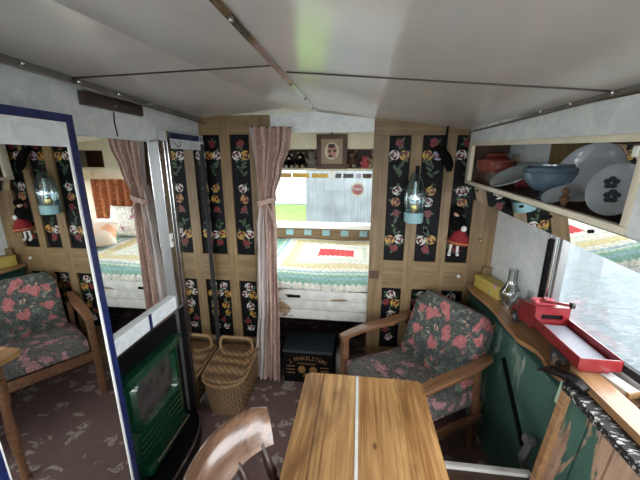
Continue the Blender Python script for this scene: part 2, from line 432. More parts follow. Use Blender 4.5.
    def build(s, name, mats, parent=None, world=True, angle=38, recalc=True):
        me = bpy.data.meshes.new(name)
        if recalc: bmesh.ops.recalc_face_normals(s.bm, faces=s.bm.faces)
        if parent is not None and world:
            s.bm.transform(WM[parent.name].inverted())
        s.bm.to_mesh(me); s.bm.free()
        for k in (mats if isinstance(mats, (list, tuple)) else [mats]): me.materials.append(M[k])
        me.shade_smooth(); me.set_sharp_from_angle(angle=math.radians(angle))
        o = bpy.data.objects.new(name, me); COL.objects.link(o)
        if parent is not None:
            o.parent = parent
            WM[o.name] = WM[parent.name].copy()
        else: WM[o.name] = Matrix.Identity(4)
        return o
WM = {}
def thing(name, label, cat, loc=(0, 0, 0), rz=0., group=None):
    o = bpy.data.objects.new(name, None); COL.objects.link(o)
    o.location = loc; o.rotation_euler = (0, 0, rz); o.empty_display_size = .05
    o['label'] = label; o['category'] = cat
    if group: o['group'] = group
    WM[o.name] = Matrix.Translation(loc) @ Matrix.Rotation(rz, 4, 'Z')
    return o
def tag(o, label, cat, group=None):
    o['label'] = label; o['category'] = cat
    if group: o['group'] = group
    return o
def struct(name, mb, mats, parent=None, **k):
    o = mb.build(name, mats, parent, **k)
    o['kind'] = 'structure'
    return o
def copy_tree(o, parent=None):
    c = o.copy(); COL.objects.link(c)
    if parent is not None: c.parent = parent
    for ch in list(o.children): copy_tree(ch, c)
    return c

def glyphs(txt, size, font_extrude=.0008):
    """mesh of each character with its advance, as (verts, faces, x)"""
    out = []; x = 0.
    for chx in txt:
        if chx == ' ': x += size*.35; continue
        cu = bpy.data.curves.new('letter', 'FONT'); cu.body = chx; cu.size = size; cu.extrude = font_extrude; cu.resolution_u = 2
        ob = bpy.data.objects.new('letter', cu); COL.objects.link(ob)
        dg = bpy.context.evaluated_depsgraph_get()
        me = bpy.data.meshes.new_from_object(ob.evaluated_get(dg))
        vs = [v.co.copy() for v in me.vertices]; fs = [tuple(p.vertices) for p in me.polygons]
        mx0 = min(v.x for v in vs); mx1 = max(v.x for v in vs)
        bpy.data.objects.remove(ob); bpy.data.curves.remove(cu); bpy.data.meshes.remove(me)
        out.append(([Vector((v.x-mx0, v.y, v.z)) for v in vs], fs, x, mx1-mx0)); x += mx1-mx0+size*.08
    return out, x
def put_text(mb, txt, size, fn, mat=0):
    gs, W = glyphs(txt, size)
    for vs, fs, x, w in gs:
        Tm = fn(x+w/2-W/2)          # matrix for glyph centred at x
        bv = [mb.bm.verts.new(Tm @ Vector((v.x-w/2, v.y, v.z))) for v in vs]
        for f in fs:
            try:
                ff = mb.bm.faces.new([bv[i] for i in f]); ff.material_index = mat
            except ValueError: pass

# ------------------------------------------------------------------ camera
F = 311.; pitch = math.radians(14.4257); yaw = math.radians(7.1003)
cam = bpy.data.cameras.new('camera'); cam.sensor_width = 36; cam.lens = 36*F/640; cam.clip_start = .02
co = bpy.data.objects.new('camera', cam); COL.objects.link(co)
co.location = (0, 0, 1.70); co.rotation_euler = (PI/2-pitch, 0, yaw)
SC.camera = co

XL = -1.09; YP = 2.10; YR = -1.9; YB = 3.32
# ------------------------------------------------------------------ room shell
struct('floor', MB().lim(-1.15, 1.2, YR, YB, -.06, 0), 'carpet')
def ceil_z(x, y=2.1):
    if x > -.29: return 2.008-(x+.29)*.135
    e = 1.967+(2.1-y)*.032
    return e+(x+1.09)*(2.008-e)/.80
mb = MB()
for xa, xb in ((-1.15, -.29), (-.29, 1.05)):
    za, zb = ceil_z(xa), ceil_z(xb)
    vs_ = [mb.bm.verts.new((x_, y_, ceil_z(x_, y_)+h_)) for h_ in (0, .04) for y_ in (YR-.05, YB+.05) for x_ in (xa, xb)]
    for q_ in ((0, 1, 3, 2), (4, 6, 7, 5), (0, 4, 5, 1), (2, 3, 7, 6), (0, 2, 6, 4), (1, 5, 7, 3)): mb.bm.faces.new([vs_[i_] for i_ in q_])
struct('ceiling', mb, 'ceiling')
# ridge strip and cross joints of the ceiling panels
mb = MB()
for sgn, xa in ((-1, -.29-.013), (1, -.29+.013)):
    mb.prism([(-.29, 2.008), (xa, ceil_z(xa)-.001), (xa, ceil_z(xa)-.005), (-.29, 2.002)], Matrix.Translation((0, YP, 0)) @ Matrix.Rotation(PI/2, 4, 'X'), YP-YR-.05)
tr = struct('trim_1', mb, 'chrome')
for k in range(9):
    sc = MB().sph((-.29+(.004 if k % 2 else -.004), 2.0-k*.31, 2.0), (.006, .006, .004), seg=10).build('screw', 'chrome', tr); sc['kind'] = 'structure'
def strip_x(name, x0, y0, x1, y1, w, mat):
    mb = MB()
    n = 6
    for i in range(n):
        a, b = i/n, (i+1)/n
        p0 = (x0+(x1-x0)*a, y0+(y1-y0)*a); p1 = (x0+(x1-x0)*b, y0+(y1-y0)*b)
        mb.beam((*p0, ceil_z(*p0)-.002), (*p1, ceil_z(*p1)-.002), w, .004, 0)
    return struct(name, mb, mat)
strip_x('trim_2', -1.07, 1.15, -.30, 1.125, .008, 'vent')
strip_x('trim_3', -.27, 1.20, .69, .985, .008, 'vent')
# metal angles along both eaves
mb = MB(); mb.beam((-1.06, YR+.1, 1.952+.032*3.9), (-1.06, YP, 1.952), .06, .006, 0, up=(.8, 0, 1)); t4 = struct('trim_4', mb, 'alu')
for k in range(9):
    s_ = MB().sph((-1.05, 1.95-k*.2, 1.953+.032*(.15+k*.2)), .007, seg=10).build('screw', 'chrome', t4); s_['kind'] = 'structure'
mb = MB(); mb.beam((.665, YR+.1, 1.873), (.665, YP, 1.873), .035, .006, 0, up=(-1, 0, 1)); t5 = struct('trim_5', mb, 'alu')
for k in range(10):
    s_ = MB().sph((.655, 2.0-k*.17, 1.872), .006, seg=10).build('screw', 'chrome', t5); s_['kind'] = 'structure'

# left wall with marbled top
struct('added_window', MB().lim(-1.125, -1.121, 2.2, 3.1, .92, 1.58), 'pane')  # unseen opening in the left wall, added to brighten the bed
struct('wall_left', MB().lim(-1.15, XL, -.05, 2.2, 0, 2.08).lim(-1.15, XL, 2.2, 3.1, 0, .92).lim(-1.15, XL, 2.2, 3.1, 1.58, 2.08).lim(-1.15, XL, 3.1, YB, 0, 2.08).lim(-1.15, XL, YR, -.05, 1.75, 2.08).lim(-1.15, XL, YR, -.05, 0, .85).lim(-1.15, XL, YR, -.9, .85, 1.75), 'marble')
# right wall : post/white panel, window opening, bed-place window
def rw(y): return .888+(2.1-y)*.112 if y > .0 else 1.06
mb = MB()
mb.beam((rw(2.1)+.02, 2.1, .475), (rw(1.55)+.02, 1.55, .475), .04, .95).beam((rw(1.55)+.02, 1.55, .475), (rw(.1)+.02, .1, .475), .04, .95)
mb.beam((rw(2.1)+.02, 2.1, 1.47), (rw(1.55)+.02, 1.55, 1.47), .04, 1.06)
mb.beam((rw(1.55)+.02, 1.55, 1.74), (rw(.1)+.02, .1, 1.74), .04, .5)
mb.lim(1.02, 1.08, YR, .1, 0, .8).lim(1.02, 1.08, YR, .1, 1.75, 2.0)  # rear stretch left open, unseen, added to let more light in
struct('wall_right', mb, 'marble')
mb = MB(); mb.lim(.93, .98, 2.12, 2.2, .0, 2.0).lim(.93, .98, 2.2, 3.1, 0, .92).lim(.93, .98, 2.2, 3.1, 1.58, 2.0).lim(.93, .98, 3.1, 3.32, 0, 2.0)
struct('wall_bed_end', mb, 'cream')
struct('window_3', MB().lim(.955, .959, 2.2, 3.1, .92, 1.58), 'pane')
# rear wall behind the camera with a wide opening added to light the room
mb = MB(); mb.lim(-1.15, 1.08, YR-.05, YR, 0, .85).lim(-1.15, 1.08, YR-.05, YR, 1.8, 2.0).lim(-1.15, -.95, YR-.05, YR, .85, 1.8).lim(.9, 1.08, YR-.05, YR, .85, 1.8)
struct('wall_rear', mb, 'marble')
# side window
mb = MB(); mb.beam((rw(1.55)+.012, 1.55, 1.22), (rw(.1)+.012, .1, 1.22), .004, .57)
struct('window_1', mb, 'pane')
mb = MB(); mb.beam((rw(1.5), 1.5, .955), (rw(.1), .1, .955), .02, .03)
struct('trim_6', mb, 'blackmatt')
# back wall of the bed place and its window
mb = MB(); mb.lim(-1.15, .98, YB-.0, YB+.05, 0, 1.0).lim(-1.15, .98, YB, YB+.05, 1.64, 2.0).lim(.23, .88, YB-.01, YB, 1.47, 1.64).lim(-1.15, -1.0, YB, YB+.05, 1, 1.64).lim(.88, .98, YB, YB+.05, 1, 1.64)
struct('wall_back', mb, 'cream')
struct('window_2', MB().lim(-1., .88, YB+.02, YB+.024, 1.0, 1.64), 'pane')
mb = MB(); mb.lim(-1.08, .92, 3.19, YB, .995, 1.045, 0, .006)
struct('trim_7', mb, 'white')
mb = MB(); mb.lim(-1.08, .92, 3.27, YB, .84, .995)
s7 = struct('trim_8', mb, 'pine_h')
for k in range(9):
    q = MB().lim(-.98+k*.2, -.90+k*.2, 3.262, 3.272, .905, .965).build('tile', 'enamel', s7); q['kind'] = 'structure'
# locker / shelf over the bed window
o = MB().lim(-1.08, .92, 3.0, 3.28, 1.60, 1.622).build('toy_shelf', 'cream'); tag(o, 'cream shelf board carrying the soft toys above the bed window', 'shelf')
mb = MB(); mb.lim(-1.08, .92, 3.0, 3.02, 1.80, 1.99); mb.lim(.24, .46, 3.0, 3.02, 1.622, 1.80); mb.lim(.88, .92, 3., 3.02, 1.622, 1.8)
struct('trim_12', mb, 'cream')
struct('wall_left_bed', MB().lim(-1.15, -1.09, YB, YB+.05, 0, 2.0), 'cream')
struct('trim_13', MB().lim(-1.08, .92, 3.285, 3.30, 1.622, 1.80), 'brownwood')

# ------------------------------------------------------------------ partition: pine doors with painted panels
def crescent(mb, cx, cz, R, r, a0, a1, y, mat, n=7):
    pts = []
    for i in range(n+1):
        a = a0+(a1-a0)*i/n; pts.append((cx+R*math.cos(a), cz+R*math.sin(a)))
    for i in range(n, -1, -1):
        t = i/n; a = a0+(a1-a0)*t; rr = r+(R-r)*abs(2*t-1)**1.5
        if i in (0, n): continue
        pts.append((cx+rr*math.cos(a), cz+rr*math.sin(a)))
    mb.flat([(x, y, z) for x, z in pts], mat)
def blob(mb, cx, cz, rx, rz, ang, y, mat, n=12):
    c, s = math.cos(ang), math.sin(ang)
    mb.flat([(cx+rx*math.cos(2*PI*k/n)*c-rz*math.sin(2*PI*k/n)*s, y, cz+rx*math.cos(2*PI*k/n)*s+rz*math.sin(2*PI*k/n)*c) for k in range(n)], mat)
MATS = ['black', 'red_p', 'white_p', 'yellow_p', 'lilac_p', 'orange_p', 'leaf_p', 'reddark_p', 'grey_p']
RED, WHI, YEL, LIL, ORA, LEA, DRK = 1, 2, 3, 4, 5, 6, 7
def rose(mb, x, z, r, col, y, a):
    base = {RED: DRK, WHI: 8, YEL: ORA, LIL: 8, ORA: DRK}[col]
    blob(mb, x, z, r*.8, r*.8, 0, y, DRK if base else 0)
    crescent(mb, x, z, r, r*.55, a, a+2.5, y-.0006, col)
    crescent(mb, x, z, r*.98, r*.6, a+2.7, a+4.6, y-.0006, col)
    crescent(mb, x, z, r*.9, r*.6, a+4.75, a+6.1, y-.0006, col)
    crescent(mb, x, z+.0, r*.55, r*.2, a+.7, a+3.6, y-.0009, col)
    blob(mb, x+r*.12*math.cos(a), z+r*.12*math.sin(a), r*.24, r*.2, a, y-.0012, col)
def leaf(mb, x, z, l, a, y): blob(mb, x+math.cos(a)*l*.5, z+math.sin(a)*l*.5, l*.55, l*.2, a, y+.0003, LEA)
def panel(x0, x1, z0, z1, parent, seed, kind):
    g = random.Random(seed); y = YP+.018
    mb = MB(); mb.lim(x0-.01, x1+.01, y, y+.012, z0-.01, z1+.01, 0)
    w = x1-x0; cx = (x0+x1)/2; f = y-.0015; r = min(.033, w*.24)
    def R(x, z, col, s=1.):
        for k in range(3): leaf(mb, x, z, r*1.55*s, g.uniform(0, 2*PI), f+.0006)
        rose(mb, x, z, r*s, col, f, g.uniform(0, 6.28))
    if kind == 'upper':
        c = [WHI, YEL, WHI] if seed % 2 else [YEL, WHI, YEL]
        if seed == 2: c[1] = LIL
        R(cx, z1-.06, RED, .85); R(cx-w*.23, z1-.135, c[0]); R(cx+w*.23, z1-.135, c[1])
        for k in range(5): leaf(mb, cx+g.uniform(-.01, .01), z1-.20-k*.018, .045, g.choice([.6, 2.5, 1.57])+g.uniform(-.4, .4), f)
        R(cx+g.uniform(-.01, .01), z1-.36, WHI if seed % 2 else YEL, .95); R(cx+g.uniform(-.01, .01), z1-.435, YEL if seed == 4 else ORA if seed % 2 else WHI, .95); R(cx, z1-.51, RED, .75)
        for k in range(5): leaf(mb, cx+g.uniform(-.01, .01), z1-.58-k*.02, .045, g.choice([.6, 2.5, 1.57, -1.57])+g.uniform(-.4, .4), f)
        R(cx-w*.23, z0+.145, YEL if seed % 2 else WHI); R(cx+w*.23, z0+.15, WHI if seed % 2 else YEL); R(cx, z0+.085, RED, .85)
    else:
        R(cx, z1-.055, WHI); R(cx-w*.23, z1-.115, RED if seed > 10 and seed < 13 else WHI, .8); R(cx+w*.24, z1-.12, YEL)
        leaf(mb, cx, z1-.16, .04, -1.5, f)
        R(cx+w*.05, z1-.215, WHI if seed % 2 else YEL); R(cx+w*.16, z1-.28, YEL, .8)
        R(cx-w*.18, z1-.34, RED, .7); R(cx, z1-.4, WHI, .8)
    o = mb.build('painted_panel', MATS, parent, recalc=False)
    o['kind'] = 'structure'
    return o
def doorframe(name, xs, cols, zt, extra_right=None):
    # xs: outer limits; cols: openings
    mb = MB(); x0, x1 = xs
    edges = [x0]+[e for c in cols for e in c]+[x1]
    for i in range(0, len(edges), 2):
        a, b = edges[i], edges[i+1]
        if b-a > .002: mb.lim(a, b, YP, YP+.045, 0, zt, 0)
    for a, b in cols:
        mb.lim(a, b, YP, YP+.045, 1.865, zt, 1); mb.lim(a, b, YP, YP+.045, .82, 1.025, 1); mb.lim(a, b, YP, YP+.045, 0, .34, 1)
    return struct(name, mb, ['pine', 'pine_h'])
d1 = doorframe('door_1', (XL, -.595), [(-1.07, -.948), (-.876, -.74)], 1.985)
d2 = doorframe('door_2', (.085, .905), [(.182, .317), (.388, .53), (.592, .732)], 1.85)
MB().lim(.085, .905, YP+.001, YP+.044, 1.85, 1.95).build('head_rail', 'pine_h', d2)['kind'] = 'structure'
for i, (a, b) in enumerate([(-1.07, -.948), (-.876, -.74)]):
    panel(a, b, 1.025, 1.865, d1, 4+i, 'upper'); panel(a, b, .34, .82, d1, 14+i, 'lower')
for i, (a, b) in enumerate([(.182, .317), (.388, .53), (.592, .732)]):
    panel(a, b, 1.025, 1.865, d2, 1+i, 'upper'); panel(a, b, .34, .82, d2, 11+i, 'lower')
for nm, o_ in (('latch_plate', MB().lim(.092, .155, YP-.004, YP, .885, .945, 0).build('latch_plate', 'brownwood', d2)),
               ('knob', MB().sph((.69, YP-.012, .935), .012).build('knob', 'white', d2)),
               ('knob', MB().sph((.80, YP-.01, 1.19), .011).build('knob', 'brass', d2))): o_['kind'] = 'structure'
# white gable board over the opening
mb = MB(); mb.prism([(-.6, 1.875), (.09, 1.875), (.09, 1.95), (-.29, 2.0), (-.6, 1.985)], Matrix.Translation((0, YP+.035, 0)) @ Matrix.Rotation(PI/2, 4, 'X'), .02)
struct('trim_9', mb, 'marble')

# ------------------------------------------------------------------ left side: mirrors, stove
def ring_frame(mb, x, t, y0, y1, z0, z1, w, mat=0, wt=None):
    wt = wt or w
    mb.lim(x, x+t, y0, y1, z1-wt, z1, mat); mb.lim(x, x+t, y0, y1, z0, z0+w, mat)
    mb.lim(x, x+t, y0, y0+w, z0+w, z1-wt, mat); mb.lim(x, x+t, y1-w, y1, z0+w, z1-wt, mat)
# overmantel wall mirror
t = thing('wall_mirror', 'wide frameless wall mirror reflecting the bright bed, above the green stove', 'mirror', (XL, 1.3, .92))
MB().lim(-1.09, -1.078, .3, 1.575, .925, 1.79).build('mirror_glass', 'mirror', t)
mb = MB().lim(-1.09, -1.055, .3, 1.575, .845, .925)
mb.build('marbled_shelf_strip', 'marble2', t)
MB().lim(-1.056, -1.053, 1.33, 1.352, .845, .925).build('blue_tile', 'blue', t)
MB().lim(-1.06, -1.048, .3, 1.575, .835, .848).build('metal_edge', 'chrome', t)
# post beside it
t = thing('mirror_post', 'narrow polished metal post with small white lock plate, right of the wall mirror', 'post', (-1.06, 1.6, 0))
MB().lim(-1.09, -1.05, 1.575, 1.64, .02, 1.80).build('post', 'grey', t)
MB().lim(-1.051, -1.047, 1.577, 1.630, .85, 1.80).build('metal_strip', 'brightmetal', t)
MB().lim(-1.051, -1.044, 1.634, 1.64, .02, 1.80).build('edge_bead', 'vent', t)
MB().lim(-1.051, -1.047, 1.577, 1.634, .02, .835).build('black_facing', 'black', t)
lp = MB().lim(-1.048, -1.043, 1.58, 1.602, 1.22, 1.30).build('lock_plate', 'white', t)
MB().sph((-1.042, 1.591, 1.26), (.003, .005, .008), seg=8).build('keyhole', 'black', lp)
for z in (1.74, 1.7, 1.5, 1.05, .95): MB().sph((-1.046, 1.59, z), .004, seg=8).build('screw', 'black', t)
# tall mirror by the painted door
t = thing('door_mirror', 'tall narrow mirror with blue top border and hook, beside the painted panels', 'mirror', (-1.06, 1.83, .1))
MB().lim(-1.086, -1.045, 1.665, 2.025, .1, 1.762).build('mirror_glass', 'mirror', t)
MB().lim(-1.086, -1.043, 1.665, 2.025, 1.762, 1.815).build('marbled_panel', 'marble2', t)
MB().lim(-1.086, -1.042, 1.667, 2.025, 1.815, 1.848).build('blue_border', 'blue', t)
mb = MB().lim(-1.086, -1.035, 1.641, 1.667, .06, 1.852); mb.build('metal_edge', 'chrome', t)
MB().lim(-1.086, -1.030, 2.03, 2.05, .06, 1.852).build('far_bar', 'chrome', t)
MB().lim(-1.086, -1.034, 2.018, 2.03, .06, 1.80).build('inner_bead', 'blackmatt', t)
hk = MB(); hk.tube([(-1.042, 1.70, 1.806), (-1.03, 1.70, 1.795), (-1.022, 1.705, 1.777), (-1.022, 1.725, 1.770), (-1.022, 1.745, 1.777), (-1.022, 1.75, 1.80)], .0035, seg=6)
hk.build('hook', 'grey', t)
for z in (1.7, 1.45, 1.1, .8, .5): MB().sph((-1.034, 1.654, z), .004, seg=8).build('screw', 'black', t)
# big blue-framed mirror, nearer
t = thing('framed_mirror', 'large blue-framed mirror reflecting the armchair, nearest on the left wall', 'mirror', (-.98, .78, .2))
y0, y1, z0, z1 = .545, .995, .16, 1.845
fr = MB(); ring_frame(fr, -1.07, .115, y0, y1, z0, z1, .025, 0, .026); fr.build('frame', 'blue', t)
MB().lim(-1.07, -.962, y0+.032, y1-.032, z0+.032, 1.742).build('mirror_glass', 'mirror', t)
MB().lim(-1.07, -.960, y0+.032, y1-.032, 1.742, z1-.030).build('marbled_panel', 'marble2', t)
mb = MB(); ring_frame(mb, -1.07, .111, y0+.025, y1-.025, z0+.025, z1-.026, .007, 0, .004); mb.build('white_bead', 'white', t)
# cabinet behind it so that the mirror stands on something
MB().lim(-1.088, -1.071, y0+.01, y1-.01, .0, z1-.01).build('backing_board', 'blackmatt', t)
# brown vent and its cord
t = thing('wall_vent', 'long dark brown vent on the left wall under the ceiling', 'vent', (-1.08, 1.34, 1.93))
MB().lim(-1.09, -1.062, 1.175, 1.515, 1.908, 1.960, 0, .004).build('cover', 'vent', t)
MB().sph((-1.06, 1.33, 1.925), .005, seg=8).build('screw', 'chrome', t)
MB().tube([(-1.064, 1.32, 1.90), (-1.064, 1.315, 1.86), (-1.064, 1.322, 1.80)], .003, seg=6).build('cord', 'blackmatt', t)

# stove and surround
mb = MB().lim(-1.09, -1.07, .98, 1.575, .0, .835, 0)
struct('trim_10', mb, 'black')
t = thing('stove', 'dark green enamelled stove with glazed door in the black recess under the wall mirror', 'stove', (-1.05, 1.29, .12))
MB().lim(-1.07, -1.035, 1.08, 1.50, .125, .70, 0, .006).build('body', 'stove', t)
def xpl(pts): return [(y, z) for y, z in pts]
TX = Matrix(((0, 0, 1, 0), (1, 0, 0, 0), (0, 1, 0, 0), (0, 0, 0, 1)))   # local (x,y,z)->(world y,z,x)
def TXat(x): return Matrix.Translation((x, 0, 0)) @ TX
def octo(yc, zc, hw, hh, c): return [(yc-hw+c, zc-hh), (yc+hw-c, zc-hh), (yc+hw, zc-hh+c), (yc+hw, zc+hh-c), (yc+hw-c, zc+hh), (yc-hw+c, zc+hh), (yc-hw, zc+hh-c), (yc-hw, zc-hh+c)]
def ringpoly(mb, A, B, x0, x1, mat=0):
    n = len(A)
    va = [mb.bm.verts.new((x0, *p)) for p in A]; vb = [mb.bm.verts.new((x1, *[(p+q)/2 for p, q in zip(A[i], B[i])])) for i in range(n)]; vc = [mb.bm.verts.new((x0, *p)) for p in B]
    for i in range(n):
        j = (i+1) % n
        for f in (mb.bm.faces.new([va[i], va[j], vb[j], vb[i]]), mb.bm.faces.new([vb[i], vb[j], vc[j], vc[i]])): f.material_index = mat
yc, zc = 1.275, .55
dr = MB(); ringpoly(dr, octo(yc, zc, .175, .15, .045), octo(yc, zc, .138, .112, .035), -1.036, -1.008)
ringpoly(dr, octo(yc, zc, .19, .165, .05), octo(yc, zc, .177, .152, .046), -1.036, -1.018); dr = dr.build('door', 'stove', t)
MB().prism(octo(yc, zc, .139, .113, .035), TXat(-1.036), .006).build('door_glass', 'stoveglass', dr)
MB().lim(-1.07, -1.0, 1.07, 1.51, .70, .725, 0, .008).build('top_ledge', 'stove', t)
MB().lim(-1.07, -1.015, 1.09, 1.49, .665, .685, 0, .006).build('cornice', 'stove', t)
mb = MB()
for k in range(4): mb.lim(-1.04, -1.022, 1.11, 1.47, .24+k*.035, .258+k*.035, 0, .005)
mb.build('louvres', 'stove', t)
MB().lim(-1.05, -.985, 1.1, 1.46, .16, .215, 0, .01).build('ash_door', 'stove', t)
MB().tube([(-.965, 1.13, .225), (-.965, 1.43, .225)], .007).build('rail', 'chrome', t)
# hearth
poly = [(-1.07, .9), (-.9, .9), (-.9, 1.28), (-.905, 1.36), (-.925, 1.45), (-.955, 1.52), (-1.0, 1.57), (-1.07, 1.575)]
t = thing('hearth', 'low black hearth slab with a curved metal-edged front below the green stove', 'hearth', (-1.0, 1.3, 0))
MB().prism(poly, Matrix.Translation((0, 0, 0)), .115).build('slab', 'black', t)
ed = MB()
for (a, b), (c, d_) in zip(poly[1:-1], poly[2:]): ed.beam((a, b, .108), (c, d_, .108), .006, .018)
ed.build('edge_strip', 'chrome', t)

# ------------------------------------------------------------------ curtain
ks = [(1.905, -.712, -.437), (1.80, -.70, -.45), (1.64, -.685, -.505), (1.47, -.672, -.555), (1.40, -.67, -.562), (1.24, -.69, -.55), (.7, -.715, -.555), (.3, -.75, -.56), (.03, -.78, -.565)]
def interp(z):
    for (za, a0, a1), (zb, b0, b1) in zip(ks, ks[1:]):
        if z <= za and z >= zb-1e-6:
            f = (za-z)/(za-zb); f2 = f*f*(3-2*f); return a0+(b0-a0)*f2, a1+(b1-a1)*f2
    return ks[-1][1:]
t = thing('curtain', 'pink patterned curtain with pale lining tied back at the left of the bed opening', 'curtain', (-.62, 2.05, 0))
def cfn(u, v):
    z = 1.905-v*(1.905-.03); l, r = interp(z)
    amp = .022*min(1, (r-l)/.16)*(1-.3*(abs(z-1.44) < .06))
    x = l+(r-l)*u+.006*math.sin(9*v+u*20)
    return (x, 2.035+amp*math.sin(u*2*PI*5.5+v*2.2)+.012*math.sin(u*PI), z)
MB().grid(cfn, 66, 50, lambda u, v: 1 if (u < .42 and v > .26) or (u < .12 and v <= .26) else 0, thick=.004).build('cloth', ['curtain', 'lining'], t, angle=80)
def tb(u, v):
    a = u*2*PI; return (-.615+.068*math.cos(a), 2.035+.036*math.sin(a), 1.43+(v-.5)*.035+.02*math.cos(a))
MB().grid(tb, 20, 2, 0, thick=.003).build('tieback', 'curtain', t)
MB().tube([(-.60, 2.0, 1.41), (-.575, 1.99, 1.36), (-.57, 2.0, 1.31)], [.006, .009, .004], seg=6).build('tie_end', 'curtain', t)
mb = MB()
for i in range(15):
    x = -.71+i*.02; mb.box((x, 2.03, 1.905), (.012, .05, .03), 0)
MB().beam((-.72, 2.05, 1.905), (-.435, 2.05, 1.90), .006, .006).build('heading_wire', 'vent', t); mb.bm.free()
MB().sph((-.565, 2.075, 1.52), (.008, .02, .012), seg=10).build('tie_hook', 'brass', t)

# ------------------------------------------------------------------ wicker basket
t = thing('wicker_basket', 'lidded wicker picnic basket with hooped handle on the carpet by the tall mirror', 'basket', (-.885, 1.88, 0))
def bpoly(k, dz=0):
    w, yb, yf = .138*k, .155, -.205*k
    pts = [(w, yb), (-w, yb)]
    for i in range(11):
        a = PI+PI*i/10; pts.append((w*math.cos(a), yf+.10*k+.10*k*math.sin(a)))
    return pts
rings = []
for z, k in ((.0, .94), (.06, .99), (.14, 1.03), (.22, 1.06), (.255, 1.08)):
    rings.append([(-.88+x, 1.865+y, z+(.04*(y+.16)/.3 if z > .2 else 0)) for x, y in bpoly(k)])
MB().sweep(rings, None).build('body', 'wicker', t)
rings = []
for z, k in ((.255, 1.09), (.275, 1.09), (.285, 1.0), (.288, .5)):
    rings.append([(-.88+x, 1.865+y*(.999 if k > .9 else .6), z+.04*(y+.16)/.3) for x, y in bpoly(k)])
MB().sweep(rings, None).build('lid', 'wicker', t)
rim = bpoly(1.10); rim = rim+[rim[0]]
MB().tube([(-.88+x, 1.865+y, .262+.04*(y+.16)/.3) for x, y in rim], .009, seg=7).build('rim', 'cane', t)
MB().tube([(-1.005, 1.985, .26), (-1.01, 1.985, .36), (-1.0, 1.985, .395), (-.98, 1.985, .41), (-.79, 1.985, .41), (-.77, 1.985, .395), (-.76, 1.985, .36), (-.765, 1.985, .26)], .011).build('handle', 'cane', t)

# ------------------------------------------------------------------ bed place
t = thing('box_bed', 'built-in bed with three chipped white front boards behind the partition opening', 'bed', (-.08, 2.7, 0))
for i, (za, zb) in enumerate(((.517, .594), (.597, .672), (.675, .752))):
    MB().lim(-1.08, .92, 2.135+.003*(i % 2), 2.165, za, zb, 0, .003).build('front_board', 'peelwhite', t)
MB().lim(-.515, -.415, 2.127, 2.137, .692, .712, 0, .002).build('pull_slot', 'black', t)
MB().lim(-1.08, .92, 2.17, 3.26, .68, .705).build('base_board', 'brownwood', t)
MB().lim(-1.08, .92, 3.2, 3.26, 0, .68).build('rear_support', 'brownwood', t)
def mfn(off):
    def f(u, v):
        x = -1.07+u*1.98; y = 2.16+v*1.08
        e = min(1, min(v, 1-v)/.05+.0)
        return (x, y, .775+off+.028*e+.05*v*(1-.3*u)+.006*math.sin(x*9+v*7))
    return f
MB().lim(-1.07, .91, 2.165, 3.25, .706, .79, 0, .02).build('mattress', 'whitecloth', t)
t = MB()
def bl(u, v):
    x = -1.06+u*1.96
    if v < .12: # drop over the front
        k = v/.12; return (x, 2.145-.006*math.sin(k*PI)+.003*math.sin(x*60), .757+.012*math.sin(x*7)*.4+k*.05)
    k = (v-.12)/.88
    y = 2.148+k*1.08; z = .807+.022*min(1, k/.06)+.04*k+.006*math.sin(x*8+k*6)
    return (x, y, z)
t.grid(bl, 120, 70, 0, thick=.008)
o = t.build('crochet_blanket', 'blanket', angle=75)
tag(o, 'bright crochet blanket of pastel bands around a red rectangle, spread on the bed', 'blanket')

def cushion(name, label, loc, size, rot, mat, th=.07, n=14):
    R = Matrix.Translation(loc) @ rot
    mb = MB()
    def f(sign):
        def g(u, v):
            a, b = u*2-1, v*2-1
            puff = (max(0, (1-a**4))*max(0, (1-b**4)))**.5
            s1 = 1-.06*b*b*(1); s2 = 1-.06*a*a
            return R @ Vector((a*size[0]/2*(1-.05*(1-b*b)*abs(a)), b*size[1]/2*(1-.05*(1-a*a)*abs(b)), sign*th*puff))
        return g
    mb.grid(f(1), n, n); mb.grid(f(-1), n, n)
    bmesh.ops.remove_doubles(mb.bm, verts=mb.bm.verts, dist=.0005)
    o = mb.build(name, mat, angle=80); tag(o, label, 'pillow'); return o
RX = lambda a: Matrix.Rotation(a, 4, 'X'); RY = lambda a: Matrix.Rotation(a, 4, 'Y'); RZ = lambda a: Matrix.Rotation(a, 4, 'Z')
cushion('floral_pillow', 'pale pillow with pink flowers leaning below the orange curtain at the bed head', (.38, 3.12, 1.04), (.46, .36), RZ(-.1) @ RX(1.15), 'pillowfab', .06)
cushion('patchwork_pillow', 'cream and orange patchwork pillow at the far right end of the bed', (.52, 2.76, .965), (.44, .38), RZ(-.6) @ RX(.4), 'patch', .07)
t = MB()
t.grid(lambda u, v: (.26+u*.60, 3.225+.016*math.sin(u*2*PI*6), 1.49-v*.60), 60, 8, 0, thick=.004)
o = t.build('orange_curtain', 'orangecurt', angle=80); tag(o, 'brown and orange patterned curtain hanging at the right of the bed window', 'curtain')

